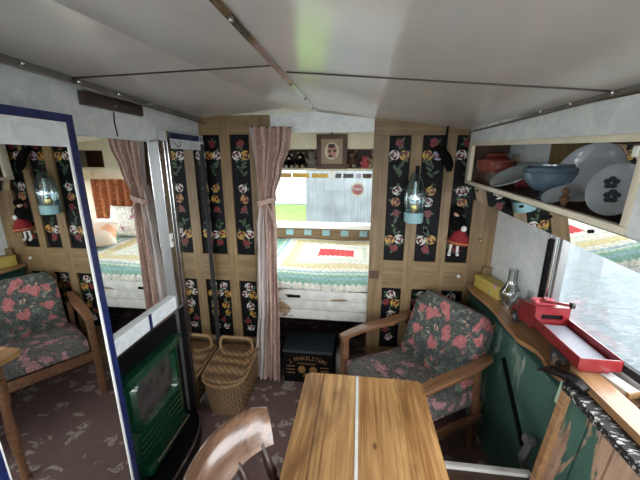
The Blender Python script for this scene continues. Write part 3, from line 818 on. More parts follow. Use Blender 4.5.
# window sticker and the strip of little pictures
t = thing('window_sticker', 'round red sticker with white lettering and yellow flower edge on the bed window', 'sticker', (-.015, YB+.012, 1.40))
yy = YB+.014
mb = MB(); mb.prism([(.055*math.cos(2*PI*k/32), .055*math.sin(2*PI*k/32)) for k in range(32)], Matrix.Translation((-.015, yy, 1.40)) @ RX(PI/2), .002); mb.build('red_disc', 'red', t)
mb = MB()
for k in range(14):
    a = 2*PI*k/14; mb.prism([(.009*math.cos(2*PI*j/8), .009*math.sin(2*PI*j/8)) for j in range(8)], Matrix.Translation((-.015+.06*math.cos(a)*1.05, yy-.001, 1.40+.066*math.sin(a))) @ RX(PI/2), .0015)
mb.build('flower_edge', 'yellow_p', t)
mb = MB(); put_text(mb, 'Talbot', .036, lambda x: Matrix.Translation((-.015+x, yy-.004, 1.392)) @ RX(PI/2)); mb.build('lettering', 'white', t)
xs = [(-.97, -.72, 'orange_p'), (-.71, -.53, 'yellow_p'), (-.50, -.33, 'yellow_p'), (-.25, -.19, 'vent'), (-.17, -.06, 'vent'), (-.04, .02, 'lilac_p'), (.035, .125, 'brownwood'), (.135, .2, 'orange_p')]
labs = ['orange picture card at the far left of the strip above the bed window', 'yellow picture card second from the left in the strip above the bed window',
        'wide yellow picture card left of the white bar at the top of the window', 'small dark picture card just right of the white bar at the window top',
        'wide dark picture card under the photo frame at the window top', 'pale lilac picture card between two dark ones above the red sticker',
        'brown picture card directly above the red round sticker', 'orange picture card at the right end of the strip by the jamb']
for (a, b_, mm), lb in zip(xs, labs):
    o = MB().lim(a, b_, YB+.004, YB+.008, 1.517, 1.562).build('picture_card', mm); tag(o, lb, 'picture card', 'picture cards along the window top')
MB().lim(-.32, -.265, YB-.002, YB+.012, 1.51, 1.62).build('trim_11', 'white')['kind'] = 'structure'

# framed portrait
t = thing('oval_portrait', 'dark-framed oval portrait hanging in front of the toy shelf', 'picture', (-.26, 2.97, 1.63))
x0, x1, z0, z1 = -.402, -.118, 1.618, 1.928; y = 2.965
mb = MB()
for a in ((x0, x1, z1-.042, z1), (x0, x1, z0, z0+.042), (x0, x0+.042, z0+.042, z1-.042), (x1-.042, x1, z0+.042, z1-.042)):
    mb.lim(a[0], a[1], y, y+.025, a[2], a[3], 0, .005)
mb.build('frame', 'brownwood', t)
MB().lim(x0+.04, x1-.04, y+.012, y+.02, z0+.04, z1-.04).build('mount', 'card', t) if 'card' in M else None
M['card'] = simple('tan_mount', (.33, .25, .17), .6)
MB().lim(x0+.04, x1-.04, y+.012, y+.02, z0+.04, z1-.04).build('mount', 'card', t)
def ell(cx, cz, rx, rz, n=28): return [(rx*math.cos(2*PI*k/n), rz*math.sin(2*PI*k/n)) for k in range(n)]
def disc(mb, cx, cz, rx, rz, yy, mat=0): mb.prism(ell(0, 0, rx, rz), Matrix.Translation((cx, yy, cz)) @ RX(PI/2), .0015, mat)
M['portrait_bg'] = simple('pale_portrait', (.62, .55, .42), .6); M['portrait_pink'] = simple('portrait_pink', (.5, .24, .2), .6, var=.3, vscale=60); M['portrait_dark'] = simple('portrait_dark', (.06, .03, .03), .6)
mb = MB(); cx, cz = -.262, 1.78
disc(mb, cx, cz, .066, .078, y+.011, 0); disc(mb, cx+.004, cz+.004, .046, .052, y+.0095, 1); disc(mb, cx, cz+.045, .034, .02, y+.008, 2)
disc(mb, cx-.018, cz-.002, .013, .014, y+.008, 2); disc(mb, cx+.028, cz+.002, .015, .013, y+.008, 2); disc(mb, cx-.012, cz-.045, .02, .012, y+.008, 2); disc(mb, cx+.02, cz-.05, .02, .016, y+.0085, 1)
mb.build('portrait', ['portrait_bg', 'portrait_pink', 'portrait_dark'], t)
MB().tube([(-.262, y+.01, 1.928), (-.262, y+.012, 1.955)], .008, seg=8).build('hanger', 'brass', t)

# toys on the shelf
def teddy(name, label, x, mat, s=1., mat2=None, rz=0., y=3.1, tilt=0.):
    t = thing(name, label, 'soft toy', (x, y, 1.622), rz, 'soft toys on the shelf above the bed window')
    b_ = MB(); b_.sph((0, 0, .05*s), (.042*s, .038*s, .05*s)); b_.build('body', mat, t, world=False)
    h = MB(); h.sph((tilt*.02, -.006, .118*s), (.037*s, .034*s, .035*s)); h = h.build('head', mat, t, world=False)
    MB().sph((tilt*.02, -.036*s, .11*s), (.018*s, .016*s, .014*s), seg=10).build('muzzle', mat2 or mat, h, world=False)
    for sx in (-1, 1):
        MB().sph((sx*.028*s+tilt*.02, 0, .148*s), (.014*s, .008*s, .014*s), seg=10).build('ear', mat2 or mat, h, world=False)
        MB().sph((sx*.014*s+tilt*.02, -.037*s, .125*s), .004*s, seg=8).build('eye', 'black', h, world=False)
        MB().sph((sx*.045*s, -.015*s, .066*s), (.015*s, .018*s, .032*s), rot=RY(sx*.5)).build('arm', mat, t, world=False)
        MB().sph((sx*.03*s, -.05*s, .018*s), (.018*s, .036*s, .018*s), seg=10).build('leg', mat2 or mat, t, world=False)
    return t
teddy('panda_bear', 'black and white bear at the left end of the toy shelf', -.69, 'fur_black', .85, 'whitecloth', .1)
teddy('teddy_bear', 'dark bear with beige paws on the shelf next to the grey bear', -.575, 'fur_black', .95, 'fur_beige', -.1)
teddy('teddy_bear', 'grey teddy bear on the shelf left of the photo frame', -.462, 'fur_grey', 1.05, None, .2)
teddy('teddy_bear', 'brown teddy bear on the shelf right of the photo frame', -.075, 'fur_brown', 1.1, 'fur_grey', -.2)
teddy('soft_toy', 'small pink-red soft toy between the brown and beige bears', .045, 'fur_pink', .7, None, 0, 3.05)
teddy('teddy_bear', 'beige teddy bear at the right end of the toy shelf', .145, 'fur_beige', 1.15, None, -.2)

# black box under the bed
t = thing('lettered_box', 'black wooden box with faded gold lettering under the bed', 'box', (-.35, 2.2, 0))
MB().lim(-.545, -.165, 2.065, 2.33, .0, .262, 0, .006).build('body', 'black', t)
M['lidgrey'] = simple('grey_black_lid', (.03, .038, .045), .5)
MB().lim(-.552, -.158, 2.06, 2.335, .262, .285, 0, .006).build('lid', 'lidgrey', t)
def arc(cx, cz, R):
    def f(x):
        a = x/R; return Matrix.Translation((cx+R*math.sin(a), 2.0635, cz+R*math.cos(a)-R)) @ RY(a) @ RX(PI/2)
    return f
mb = MB(); put_text(mb, 'J. FINKELSTEIN', .046, arc(-.352, .205, .30)); put_text(mb, 'PHRENOLOGY', .022, arc(-.36, .165, .8)); mb.build('lettering', 'gold', t)
mb = MB()
for cx in (-.40, -.31): disc(mb, cx, .118, .03, .032, 2.064)
disc(mb, -.355, .065, .036, .022, 2.064)
for k in range(3):
    mb.lim(-.52, -.455, 2.0625, 2.066, .14-k*.03, .147-k*.03); mb.lim(-.255, -.19, 2.0625, 2.066, .14-k*.03, .147-k*.03)
mb.build('gold_decoration', 'gold', t)
# pale clutter beside box
o = MB().lim(-.145, -.085, 2.18, 2.28, 0, .2, 0, .01).build('storage_carton', 'fur_grey'); tag(o, 'small pale carton under the bed, right of the black lettered box', 'carton')

# ------------------------------------------------------------------ armchair
P0 = Vector((-.06, 1.77)); bd = Vector((.82, .57)).normalized()
rz = math.atan2(bd.y, bd.x)      # local x = backwards, local y = -w
t = thing('armchair', 'teak armchair with dark floral cushions in the corner below the painted door', 'chair', (P0.x, P0.y, 0), rz)
W = .60   # local y from 0 (left arm) to -W
def lb(name, mb, mat, p=None): return mb.build(name, mat, p or t, world=False)
for y in (0., -W):
    nm = 'arm'
    lb('leg', MB().beam((0, y, 0), (0, y, .61), .042, .042, bev=.008), 'chairwood')
    lb('leg', MB().beam((.56, y*.9-.03, 0), (.50, y*.9-.03, .60), .035, .045, bev=.008), 'chairwood')
    mb = MB(); rings = []
    for k in range(13):
        a = k/12; x = -.03+a*.58; w = .026+.010*math.sin(a*PI); z = .612+.035*a-.02*math.sin(a*PI)*0+.01*math.sin(a*2*PI)
        rings.append([(x, y+w*cx, z+h) for cx, h in ((-1, .004), (-.8, .016), (.8, .016), (1, .004), (.9, -.012), (-.9, -.012))])
    mb.sweep(rings, None); lb('arm', mb, 'chairwood')
    lb('side_rail', MB().beam((0, y, .33), (.56, y*.97-.01, .25), .024, .06, bev=.006), 'chairwood')
lb('front_rail', MB().beam((0, 0, .33), (0, -W, .33), .024, .07, bev=.006), 'chairwood')
lb('back_rail', MB().beam((.57, -.02, .30), (.57, -W+.02, .30), .024, .06, bev=.006), 'chairwood')
mb = MB()
for k in range(6): mb.beam((.50, -.12-k*.073, .36), (.66, -.12-k*.073, .78), .03, .012)
mb.beam((.655, -.05, .77), (.655, -W+.06, .77), .02, .05)
lb('back_slats', mb, 'chairwood')
def pad(mat, cx, cy, cz, L, Wd, th, rot, name, bul=.02):
    mb = MB(); R = Matrix.Translation((cx, cy, cz)) @ rot
    mb.box((0, 0, 0), (L, Wd, th)); bmesh.ops.subdivide_edges(mb.bm, edges=mb.bm.edges[:], cuts=9, use_grid_fill=True)
    for v in mb.bm.verts:
        a, b_, c = v.co.x/(L/2), v.co.y/(Wd/2), v.co.z/(th/2)
        edge = max(abs(a), abs(b_))
        v.co.z *= 1-.35*max(0, (edge-.8)/.2)**2
        v.co.z += bul*(1-a*a)*(1-b_*b_)*(1 if c > 0 else -.3)
        if abs(a) > .9 and abs(b_) > .9: v.co.x *= .985; v.co.y *= .985
    mb.bm.transform(R); o = lb(name, mb, mat)
    o.data.set_sharp_from_angle(angle=math.radians(75)); return o
pad('seatfab', .28, -W/2, .395, .58, W-.06, .12, RY(.09), 'seat_cushion', .015)
pad('chairfab', .515, -W/2-.02, .615, .115, .50, .50, RY(.36), 'back_cushion', .0)

# ------------------------------------------------------------------ table
t = thing('table', 'narrow varnished pine drop-leaf table in the middle foreground', 'table', (.04, .72, 0))
TY0, TY1 = .30, 1.225
def board(x0, x1, name, mat, cut=None):
    mb = MB(); mb.lim(x0, x1, TY0, TY1, .724, .75, 0, .005)
    return mb.build(name, mat, t)
def rboard(x0, x1, lc, rc):
    r = .03; pts = [(x0, TY0), (x1, TY0)]
    if rc:
        pts += [(x1-r+r*math.cos(a), TY1-r+r*math.sin(a)) for a in (0, .5, 1.05, 1.57)]
    else: pts.append((x1, TY1))
    if lc:
        pts += [(x0+r+r*math.cos(a), TY1-r+r*math.sin(a)) for a in (1.57, 2.1, 2.6, 3.14)]
    else: pts.append((x0, TY1))
    return MB().prism(pts, Matrix.Translation((0, 0, .724)), .026)
for x0, x1, a, b_ in ((-.215, -.135, 1, 0), (-.1325, .012, 0, 0), (.024, .205, 0, 0), (.206, .302, 0, 1)):
    o = rboard(x0, x1, a, b_).build('top_board', 'table', t)
MB().lim(.0125, .0235, TY0, TY1-.004, .726, .7515).build('painted_leaf_edge', 'benchwhite', t)
MB().lim(-.17, .26, TY0+.06, TY1-.08, .63, .724).build('apron', 'chairwood', t)
for x in (-.15, .24):
    for y in (TY0+.08, TY1-.10):
        MB().lathe([(.0, 0), (.018, 0), (.022, .03), (.016, .08), (.026, .3), (.018, .45), (.03, .5), (.03, .63), (0, .63)], Matrix.Translation((x, y, 0)), 16).build('leg', 'chairwood', t)

# ------------------------------------------------------------------ spindle-back chair
t = thing('spindle_chair', 'curved-top dark spindle-back wooden chair at the left of the pine table', 'chair', (-.14, .60, 0))
CX, CY, RR = -.148, .622, .258
mb = MB(); rings = []
A0, A1 = math.radians(121), math.radians(239)
for k in range(29):
    f = k/28; a = A0+(A1-A0)*f; e = min(1, min(f, 1-f)/.12); hh = .75+.25*e
    prof = [(-.058, .80), (-.040, .85), (-.014, .895), (.006, .912), (.020, .910), (.027, .900), (.020, .884), (-.014, .845), (-.034, .797)]
    rings.append([(CX+(RR+dr_)*math.cos(a), CY+(RR+dr_)*math.sin(a), .80+(z-.80)*hh) for dr_, z in prof])
mb.sweep(rings, None); mb.build('crest_rail', 'crest', t, angle=50)
for f in (.09, .295, .5, .705, .91):
    a = A0+(A1-A0)*f; p1 = Vector((CX+(RR-.046)*math.cos(a), CY+(RR-.046)*math.sin(a), .812)); p0 = Vector((CX+.085+.16*math.cos(a), CY+.16*math.sin(a), .455))
    d_ = p1-p0; T = Matrix.Translation(p0) @ d_.to_track_quat('Z', 'Y').to_matrix().to_4x4(); L = d_.length
    MB().lathe([(0, 0), (.012, 0), (.014, L*.1), (.021, L*.3), (.016, L*.5), (.012, L*.58), (.019, L*.62), (.012, L*.66), (.018, L*.72), (.015, L*.78), (.010, L*.95), (.009, L), (0, L)], T, 12).build('spindle', 'spindle', t)
pts = [(CX+.06+.215*math.cos(a)*(1.0), CY+.205*math.sin(a)) for a in [2*PI*k/28 for k in range(28)]]
mb = MB(); mb.prism(pts, Matrix.Translation((0, 0, .425)), .035); mb.build('seat', 'crest', t)
for sx, sy in ((-1, -1), (-1, 1), (1, -1), (1, 1)):
    MB().cyl((CX+.06+sx*.19, CY+sy*.17, 0), (CX+.06+sx*.13, CY+sy*.12, .43), .014, .019, 12).build('leg', 'spindle', t)
for sy in (-1, 1): MB().cyl((CX+.06-.165, CY+sy*.147, .2), (CX+.06+.165, CY+sy*.147, .2), .01, .01, 10).build('stretcher', 'spindle', t)

# ------------------------------------------------------------------ right: green panelling, sill and what stands on it
SZ = .885
def sx_(y): return .755+(2.1-y)*.05
mb = MB()
mb.beam((sx_(2.09)+.03, 2.09, .43), (sx_(.3)+.03, .3, .43), .02, .855)
gp = struct('wall_lower_right', mb, 'greenpaint')
MB().beam((sx_(2.09)+.012, 2.09, .845), (sx_(.3)+.012, .3, .845), .016, .035).build('top_rail', 'darkgreen', gp)['kind'] = 'structure'
MB().beam((sx_(1.56)+.016, 1.57, .67), (sx_(1.31)+.016, 1.30, .38), .012, .028).build('slot', 'black', gp)['kind'] = 'structure'
# wavy sill
ys = [2.09-k*.035 for k in range(53)]
mb = MB(); left = [(sx_(y)-.008-.010*math.sin((2.1-y)*13)-(.02*math.sin((2.1-y)*30) if y < 1.45 else 0)*.6, y) for y in ys]
rightp = [(rw(y) if y > .1 else 1.0, y) for y in (.27, 1.0, 1.55, 2.09)]
mb.prism([(x, y) for x, y in left]+rightp, Matrix.Translation((0, 0, SZ-.022)), .022)
sl = mb.build('window_sill_board', 'sill'); tag(sl, 'honey-coloured wavy-edged wooden sill along the side window', 'sill')
# latch on the green panel
t = thing('gas_tap', 'small metal lever fitting low on the green side panel', 'latch', (sx_(1.24)+.015, 1.24, .43))
MB().tube([(.79, 1.22, .49), (.77, 1.22, .41), (.785, 1.22, .33)], [.014, .02, .014]).build('lever', 'grey', t)
MB().cyl((.80, 1.22, .495), (.762, 1.22, .505), .022, .02, 12).build('boss', 'grey', t)

# yellow box
t = thing('yellow_box', 'small yellow printed box on the far end of the sill', 'box', (.855, 1.955, SZ), -.3)
t.rotation_euler = (0, 0, .27); WM[t.name] = Matrix.Translation((.852, 1.955, SZ)) @ RZ(.27)
t.location = (.852, 1.955, SZ)
MB().lim(-.04, .04, -.115, .115, 0, .058, 0, .003).build('body', 'yellowbox', t, world=False)
MB().lim(-.042, .042, -.117, .117, .058, .082, 0, .003).build('lid', 'yellowbox', t, world=False)
t = thing('wooden_block', 'small brown wooden block leaning behind the yellow box', 'block', (.87, 2.06, SZ))
MB().lim(.835, .90, 2.07, 2.09, SZ+.0, SZ+.125, 0, .004).build('block', 'pine', t)

# lamp chimney glass
def chimney(name, label, x, y, z, s=1., tilt=0.):
    T = Matrix.Translation((x, y, z)) @ RX(tilt) @ RY(.12*tilt)
    t = thing(name, label, 'lamp glass', (x, y, z))
    mb = MB(); prof = [(.028*s, 0), (.031*s, .015*s), (.033*s, .03*s), (.05*s, .055*s), (.054*s, .075*s), (.047*s, .10*s), (.03*s, .13*s), (.024*s, .16*s), (.023*s, .22*s)]
    mb.lathe(prof, T, 24); mb.build('glass_chimney', 'lampglass', t)
    return t
t = chimney('oil_lamp_glass', 'bulbous clear oil lamp chimney standing on the sill behind the red truck', .875, 1.765, SZ, 1.0)
MB().lathe([(0, 0), (.034, 0), (.034, .012), (.026, .02), (0, .02)], Matrix.Translation((.875, 1.765, SZ)), 20).build('metal_collar', 'chrome', t)
t = chimney('lamp_glass', 'second slimmer clear lamp chimney by the white wall panel', .928, 1.67, SZ, .62)
# tubes in the window corner
t = thing('window_post', 'black and chrome tubes standing in the corner of the side window', 'post', (.915, 1.56, .95))
MB().cyl((.928, 1.575, SZ), (.928, 1.575, 1.33), .016, .016, 14).build('black_tube', 'black', t)
MB().cyl((.928, 1.535, SZ), (.928, 1.535, 1.50), .010, .010, 12).build('chrome_tube', 'chrome', t)
MB().cyl((.938, 1.60, SZ), (.938, 1.60, 1.52), .006, .006, 10).build('thin_rod', 'chrome', t)
MB().lim(.925, .96, 1.49, 1.515, SZ, 1.46, 0, .004).build('frame_bar', 'grey', t)

# toy truck
t = thing('toy_truck', 'red wooden toy flatbed truck with grey deck on the sill', 'toy truck', (.890, 1.385, SZ+.004), -.0)
def tb_(n, mb, mat, p=None): return mb.build(n, mat, p or t, world=False)
zb = .078
# local: y forward, x right.  length -.31...+.30
M['deckgrey'] = simple('grey_deck', (.22, .22, .26), .5, var=.1)
tb_('chassis', MB().lim(-.05, .05, -.27, .27, .045, .065, 0, .004), 'red')
bed = tb_('load_bed', MB().lim(-.068, .068, -.285, .02, zb-.012, zb, 0, .002), 'red')
tb_('deck', MB().lim(-.055, .055, -.275, .01, zb, zb+.006), 'deckgrey', bed)
tb_('liner', MB().lim(-.066, -.045, -.284, .018, zb, zb+.008), 'black', bed)
tb_('side_board', MB().lim(-.073, -.067, -.285, .02, zb-.01, zb+.036, 0, .002), 'red')
tb_('side_board', MB().lim(.067, .073, -.285, .02, zb-.01, zb+.036, 0, .002), 'red')
tb_('tailgate', MB().lim(-.073, .073, -.2858, -.285, zb-.012, zb+.034, 0, .002), 'red')
hb = MB()
hb.lim(-.073, .073, .02, .036, .06, .105).lim(-.073, .073, .02, .036, .128, .165).lim(-.073, -.045, .02, .036, .105, .128).lim(.045, .073, .02, .036, .105, .128)
hbo = tb_('headboard', hb, 'red')
tb_('slot', MB().lim(-.044, .044, .026, .034, .106, .127), 'black', hbo)
tb_('cab', MB().lim(-.07, .07, .036, .12, .05, .15, 0, .008), 'red')
tb_('cab_side', MB().prism([(.036, .05), (.17, .05), (.16, .08), (.11, .15), (.036, .165)], TXat(-.074), .012), 'red')
mb = MB(); rings = []
for k in range(9):
    f = k/8; y = .12+f*.17; w = .042*(1-.45*f*f); h = .055*(1-.5*f*f)
    rings.append([(w*math.cos(a), y, .06+h*math.sin(a)*(1 if math.sin(a) > 0 else .3)) for a in [2*PI*j/16 for j in range(16)]])
mb.sweep(rings, None); tb_('bonnet', mb, 'red')
for s_ in (-1, 1):
    mb = MB(); rings = []
    for k in range(11):
        a = PI*k/10-.2; y = .18+.045*math.cos(a); z = .034+.042*math.sin(a)
        rings.append([(s_*.04, y, z), (s_*.074, y, z), (s_*.074, y*.985+.18*.015, z-.008), (s_*.04, y*.985+.18*.015, z-.008)])
    mb.sweep(rings, None); tb_('mudguard', mb, 'red')
    for yw, r in ((.18, .032), (-.165, .036)):
        wh = tb_('wheel', MB().cyl((s_*.052, yw, r), (s_*.077, yw, r), r, r, 22), 'tyre')
        tb_('hub', MB().cyl((s_*.076, yw, r), (s_*.081, yw, r), r*.42, r*.38, 14), 'grey', wh)
tb_('lifting_arm', MB().beam((-.03, .08, .17), (.05, .0, .19), .012, .012).beam((.0, .12, .15), (.0, .09, .18), .012, .012), 'red')
tb_('pulley', MB().cyl((.05, -.005, .19), (.062, -.005, .19), .014, .014, 14), 'tyre')
tb_('seat_block', MB().lim(-.05, .04, .072, .115, .15, .172, 0, .004), 'fur_pink')

# half door leaning at the right
t = thing('half_door', 'old half door of peeling green planks with a scuffed black top rail', 'door', (.78, .78, .3))
def lean(z): return .80-(.885-z)*.10
ZB = .30
for k in range(6):
    ya, yb = 1.07-k*.105, 1.07-(k+1)*.105+.009
    mb = MB(); v = []
    for x_, y_, z_ in [(lean(ZB), ya, ZB), (lean(ZB), yb, ZB), (lean(.885), yb, .885), (lean(.885), ya, .885)]: v.append((x_, y_, z_))
    vs = [mb.bm.verts.new(p) for p in v]+[mb.bm.verts.new((p[0]+.02, p[1], p[2])) for p in v]
    for f in ((0, 1, 2, 3), (7, 6, 5, 4), (0, 4, 5, 1), (1, 5, 6, 2), (2, 6, 7, 3), (3, 7, 4, 0)): mb.bm.faces.new([vs[i] for i in f])
    mb.build('plank', 'peelgreen', t)
MB().beam((lean(ZB)-.006, 1.082, ZB), (lean(.885)-.006, 1.082, .885), .03, .028, up=(0, 1, 0)).build('edge_batten', 'lightwood', t)
MB().beam((lean(.79)+.004, 1.108, .79), (lean(.885)+.004, 1.108, .885), .03, .03, up=(0, 1, 0)).build('pale_green_end', 'palegreen', t)
MB().beam((.796, 1.09, .889), (.796, .42, .889), .052, .03, bev=.004).build('top_rail', 'speckled', t)
# rounded wooden capping board
pts = [(.825, .42), (.905, .42), (.905, 1.13)]+[(.875+.03*math.cos(a), 1.13+.03*math.sin(a)) for a in (.3, .8, 1.3, 1.57)]+[(.85+.028*math.cos(a), 1.13+.03*math.sin(a)) for a in (1.57, 2., 2.5, 2.9)]+[(.822, 1.1)]
o = MB().prism(pts, Matrix.Translation((0, 0, .905)), .028).build('capping_board', 'lightwood'); tag(o, 'pale round-ended wooden capping board behind the half door rail', 'board')
# strap
t = thing('leather_strap', 'black leather strap looped over the corner of the half door', 'strap', (.79, 1.12, .88))
path = [(.765, 1.21, .865), (.765, 1.18, .888), (.772, 1.14, .905), (.785, 1.10, .918), (.80, 1.06, .922), (.815, 1.03, .915)]
mb = MB(); rings = []
for p in path: rings.append([(p[0]-.022, p[1]-.01, p[2]), (p[0]+.022, p[1]+.01, p[2]), (p[0]+.022, p[1]+.01, p[2]+.012), (p[0]-.022, p[1]-.01, p[2]+.012)])
mb.sweep(rings, None); mb.build('band', 'leather', t)
MB().cyl((.785, 1.065, .915), (.785, 1.065, .938), .017, .014, 14).build('stud', 'black', t)
MB().tube([(.79, 1.19, .905), (.80, 1.20, .925), (.82, 1.20, .928), (.83, 1.185, .915)], .008).build('buckle', 'brownwood', t)
# small things on the sill near the window
o = MB().box((.945, 1.075, .92), (.045, .10, .024), 0, RZ(.25), .002).build('matchbox', 'white'); tag(o, 'small white matchbox on the sill beside the capping board', 'matchbox')
o = MB().box((.952, 1.025, .92), (.04, .012, .022), 0, RZ(.25), .001).build('wooden_offcut', 'lightwood'); tag(o, 'small orange wooden offcut at the near end of the matchbox', 'wood block')
o = MB().box((.965, .965, SZ+.02), (.05, .05, .03), 0, RZ(.5), .003).build('wooden_chock', 'brownwood'); tag(o, 'little brown wooden chock on the sill at the right edge', 'wood block')
# bench end
t = thing('bench', 'wooden bench with a chipped white painted edge beside the table', 'bench', (.6, .9, 0))
MB().lim(.36, .755, 1.115, 1.14, .36, .425, 0, .004).build('white_edge', 'benchwhite', t)
MB().lim(.36, .775, .45, 1.115, .385, .41, 0, .004).build('seat', 'brownwood', t)
MB().lim(.37, .77, .46, 1.11, 0, .385).build('base', 'brownwood', t)

# ------------------------------------------------------------------ china cabinet
XF = .66; XB = .93
t = thing('china_cabinet', 'long cream-framed overhead cabinet with mirrored back holding china on the right wall', 'cabinet', (.8, 1.3, 1.5))
cab_root = t
Y0, Y1 = .15, 2.085
MB().lim(XF, XF+.02, Y0, Y1, 1.775, 1.868).build('fascia', 'marble', t)
mb = MB(); mb.lim(XF-.004, XF+.018, Y0, Y1, 1.757, 1.777, 0, .003); mb.lim(XF-.004, XF+.018, .84, Y1, 1.533, 1.553, 0, .003); mb.lim(XF-.004, XF+.018, .84, .862, 1.553, 1.757, 0, .003); mb.lim(XF-.004, XF+.018, 2.03, Y1, 1.553, 1.757, 0, .003)
mb.build('door_frame', 'cream', t)
MB().lim(XF+.0, XB, Y0, Y1, 1.52, 1.534).build('shelf', 'brownwood', t)
MB().lim(XB, XB+.01, Y0, 1.5, 1.534, 1.80).build('mirror_back', 'mirror', t)
MB().lim(XB, XB+.01, 1.5, Y1-.01, 1.534, 1.80).build('back_board', 'pine', t)  # pine stands in for brown frames reflected in the mirror back
MB().lim(XF+.0201, XF+.026, Y0, Y1, 1.76, 1.80).build('fascia_back', 'brownwood', t)
MB().lim(XF+.02, XB, Y0, Y1, 1.80, 1.815).build('top_board', 'brownwood', t)
MB().lim(XF+.02, XB, .80, .835, 1.534, 1.80).build('divider', 'fur_grey', t)
MB().lim(XF-.002, XF+.016, Y0, .838, 1.533, 1.757).build('end_panel', 'marble', t)
MB().lim(XF+.02, XB, Y1-.01, Y1, 1.534, 1.80).build('end_board', 'brownwood', t)
MB().beam((XF-.004, (Y0+Y1)/2, 1.532), (XF+.006, (Y0+Y1)/2, 1.458), .004, Y1-Y0, up=(0, 1, 0)).build('mirror_strip', 'mirror', t)
MB().lim(XF+.012, XF+.03, Y0, Y1, 1.46, 1.52).build('strip_backing', 'brownwood', t)
for y in (.72, .95, 1.15, 1.35, 1.6, 1.85): MB().sph((XF-.007, y, 1.515), .006, seg=10).build('screw', 'black', t)
cat = MB().lim(XF-.008, XF+.0, .862, .878, 1.722, 1.748, 0, .003).build('catch', 'white', t)

cab_root.rotation_euler = (.034, 0, 0)
def zs_(y): return 1.534+(y-1.3)*.034+.001
def plate_prof(R, d=.02): return [(0, 0), (R*.55, .0), (R*.62, .004), (R*.7, d*.55), (R, d), (R*.99, d+.004), (R*.7, d*.55+.005), (R*.6, .009), (0, .006)]
def facing(loc, n, up=(0, 0, 1)):
    return Matrix.Translation(loc) @ Vector(n).to_track_quat('Z', 'Y').to_matrix().to_4x4()
n1 = Vector((-.80, -.35, .35)).normalized()
zs = zs_(1.265)
o = MB().lathe(plate_prof(.112, .03), facing((.835, 1.262, zs+.112), n1), 40).build('dinner_plate', 'plate'); tag(o, 'large white plate standing tilted behind the blue tureen', 'plate')
zs = zs_(1.035); n2 = Vector((-.85, -.30, .22)).normalized()
t = thing('side_plate', 'grey plate with dark leaf pattern standing at the right of the cabinet', 'plate', (.765, 1.035, zs))
T = facing((.765, 1.035, zs+.086), n2)
MB().lathe(plate_prof(.080, .014), T, 36).build('plate', 'plate2', t)
mb = MB()
for cx, cy, s_ in ((-.02, .02, 1.), (-.005, -.02, 1.1), (-.048, .035, .7)):
    for k in range(5):
        a = 2*PI*k/5+.4
        mb.prism([(.011*s_*math.cos(2*PI*j/8)+cx*1.+.012*s_*math.cos(a), .008*s_*math.sin(2*PI*j/8)+cy+.012*s_*math.sin(a)) for j in range(8)], T @ Matrix.Translation((0, 0, .0085)), .0012)
mb.beam(T @ Vector((.0, -.03, .009)), T @ Vector((.03, -.03, .009)), .003, .001)
mb.build('leaf_pattern', 'leafdark', t)
# tureen
zs = zs_(1.385)
t = thing('tureen', 'blue glazed lidded china tureen on a foot in the cabinet', 'tureen', (.765, 1.385, zs))
T = Matrix.Translation((.765, 1.385, zs))
MB().lathe([(0, 0), (.04, 0), (.042, .008), (.026, .022), (.03, .034), (.065, .05), (.092, .085), (.097, .105), (.10, .112), (.096, .116), (0, .116)], T, 36).build('bowl', 'tureen', t)
MB().lathe([(.094, .116), (.098, .122), (.094, .132), (.086, .136), (.08, .140), (.08, .146), (.0, .148)], T, 36).build('lid', 'tureen', t)
for s_ in (-1, 1): MB().tube([(.765, 1.385+s_*.092, zs+.098), (.765, 1.385+s_*.113, zs+.10), (.765, 1.385+s_*.116, zs+.085), (.765, 1.385+s_*.088, zs+.075)], .006).build('handle', 'tureen', t)
# leaning plate
zs = zs_(1.70)
n3 = Vector((-.50, -.12, .86)).normalized()
o = MB().lathe(plate_prof(.11, .018), facing((.785, 1.735, zs+.062), n3), 36).build('leaning_plate', 'plateg'); tag(o, 'green-grey plate propped at a slant beside the red dish', 'plate')
# red dish on a dark stand
zs = zs_(1.93)
t = thing('red_dish', 'round red lidded dish on a dark stand at the far end of the cabinet', 'dish', (.80, 1.93, zs))
T = Matrix.Translation((.775, 1.95, zs))
MB().lathe([(0, 0), (.075, 0), (.08, .01), (.075, .08), (0, .08)], T, 30).build('stand', 'brownwood', t)
MB().lathe([(0, .08), (.085, .08), (.095, .095), (.098, .13), (.10, .135), (0, .135)], T, 36).build('dish', 'redch', t)
MB().lathe([(.10, .136), (.097, .145), (.06, .165), (.055, .178), (.03, .186), (0, .188)], T, 36).build('lid', 'redch', t)
# little dark ornament and saucer, and a cup put where a bright reflection shows
zs = zs_(1.23)
o = MB().lathe([(0, 0), (.016, 0), (.017, .006), (.007, .015), (.013, .03), (.016, .042), (.007, .052), (.012, .06), (.01, .072), (0, .076)], Matrix.Translation((.70, 1.165, zs)), 14).build('ornament', 'fur_brown'); tag(o, 'little dark brown ornament in front of the large white plate', 'ornament')
o = MB().lathe(plate_prof(.045, .010), facing((.72, 1.245, zs+.036), Vector((-.6, -.2, .77)).normalized()), 26).build('saucer', 'plate2'); tag(o, 'small grey saucer leaning under the blue tureen', 'saucer')
zs = zs_(.92)
t = thing('cup', 'pale china cup on its stand, added for a bright reflection at the right end of the cabinet', 'cup', (.81, .93, zs))
MB().lathe([(0, 0), (.025, 0), (.02, .15), (.022, .17), (0, .17)], Matrix.Translation((.86, .93, zs)), 20).build('stand', 'brownwood', t)
MB().lathe([(0, .17), (.016, .17), (.03, .185), (.033, .212), (.030, .212), (.026, .187), (0, .178)], Matrix.Translation((.86, .93, zs)), 24).build('bowl', 'plate', t)

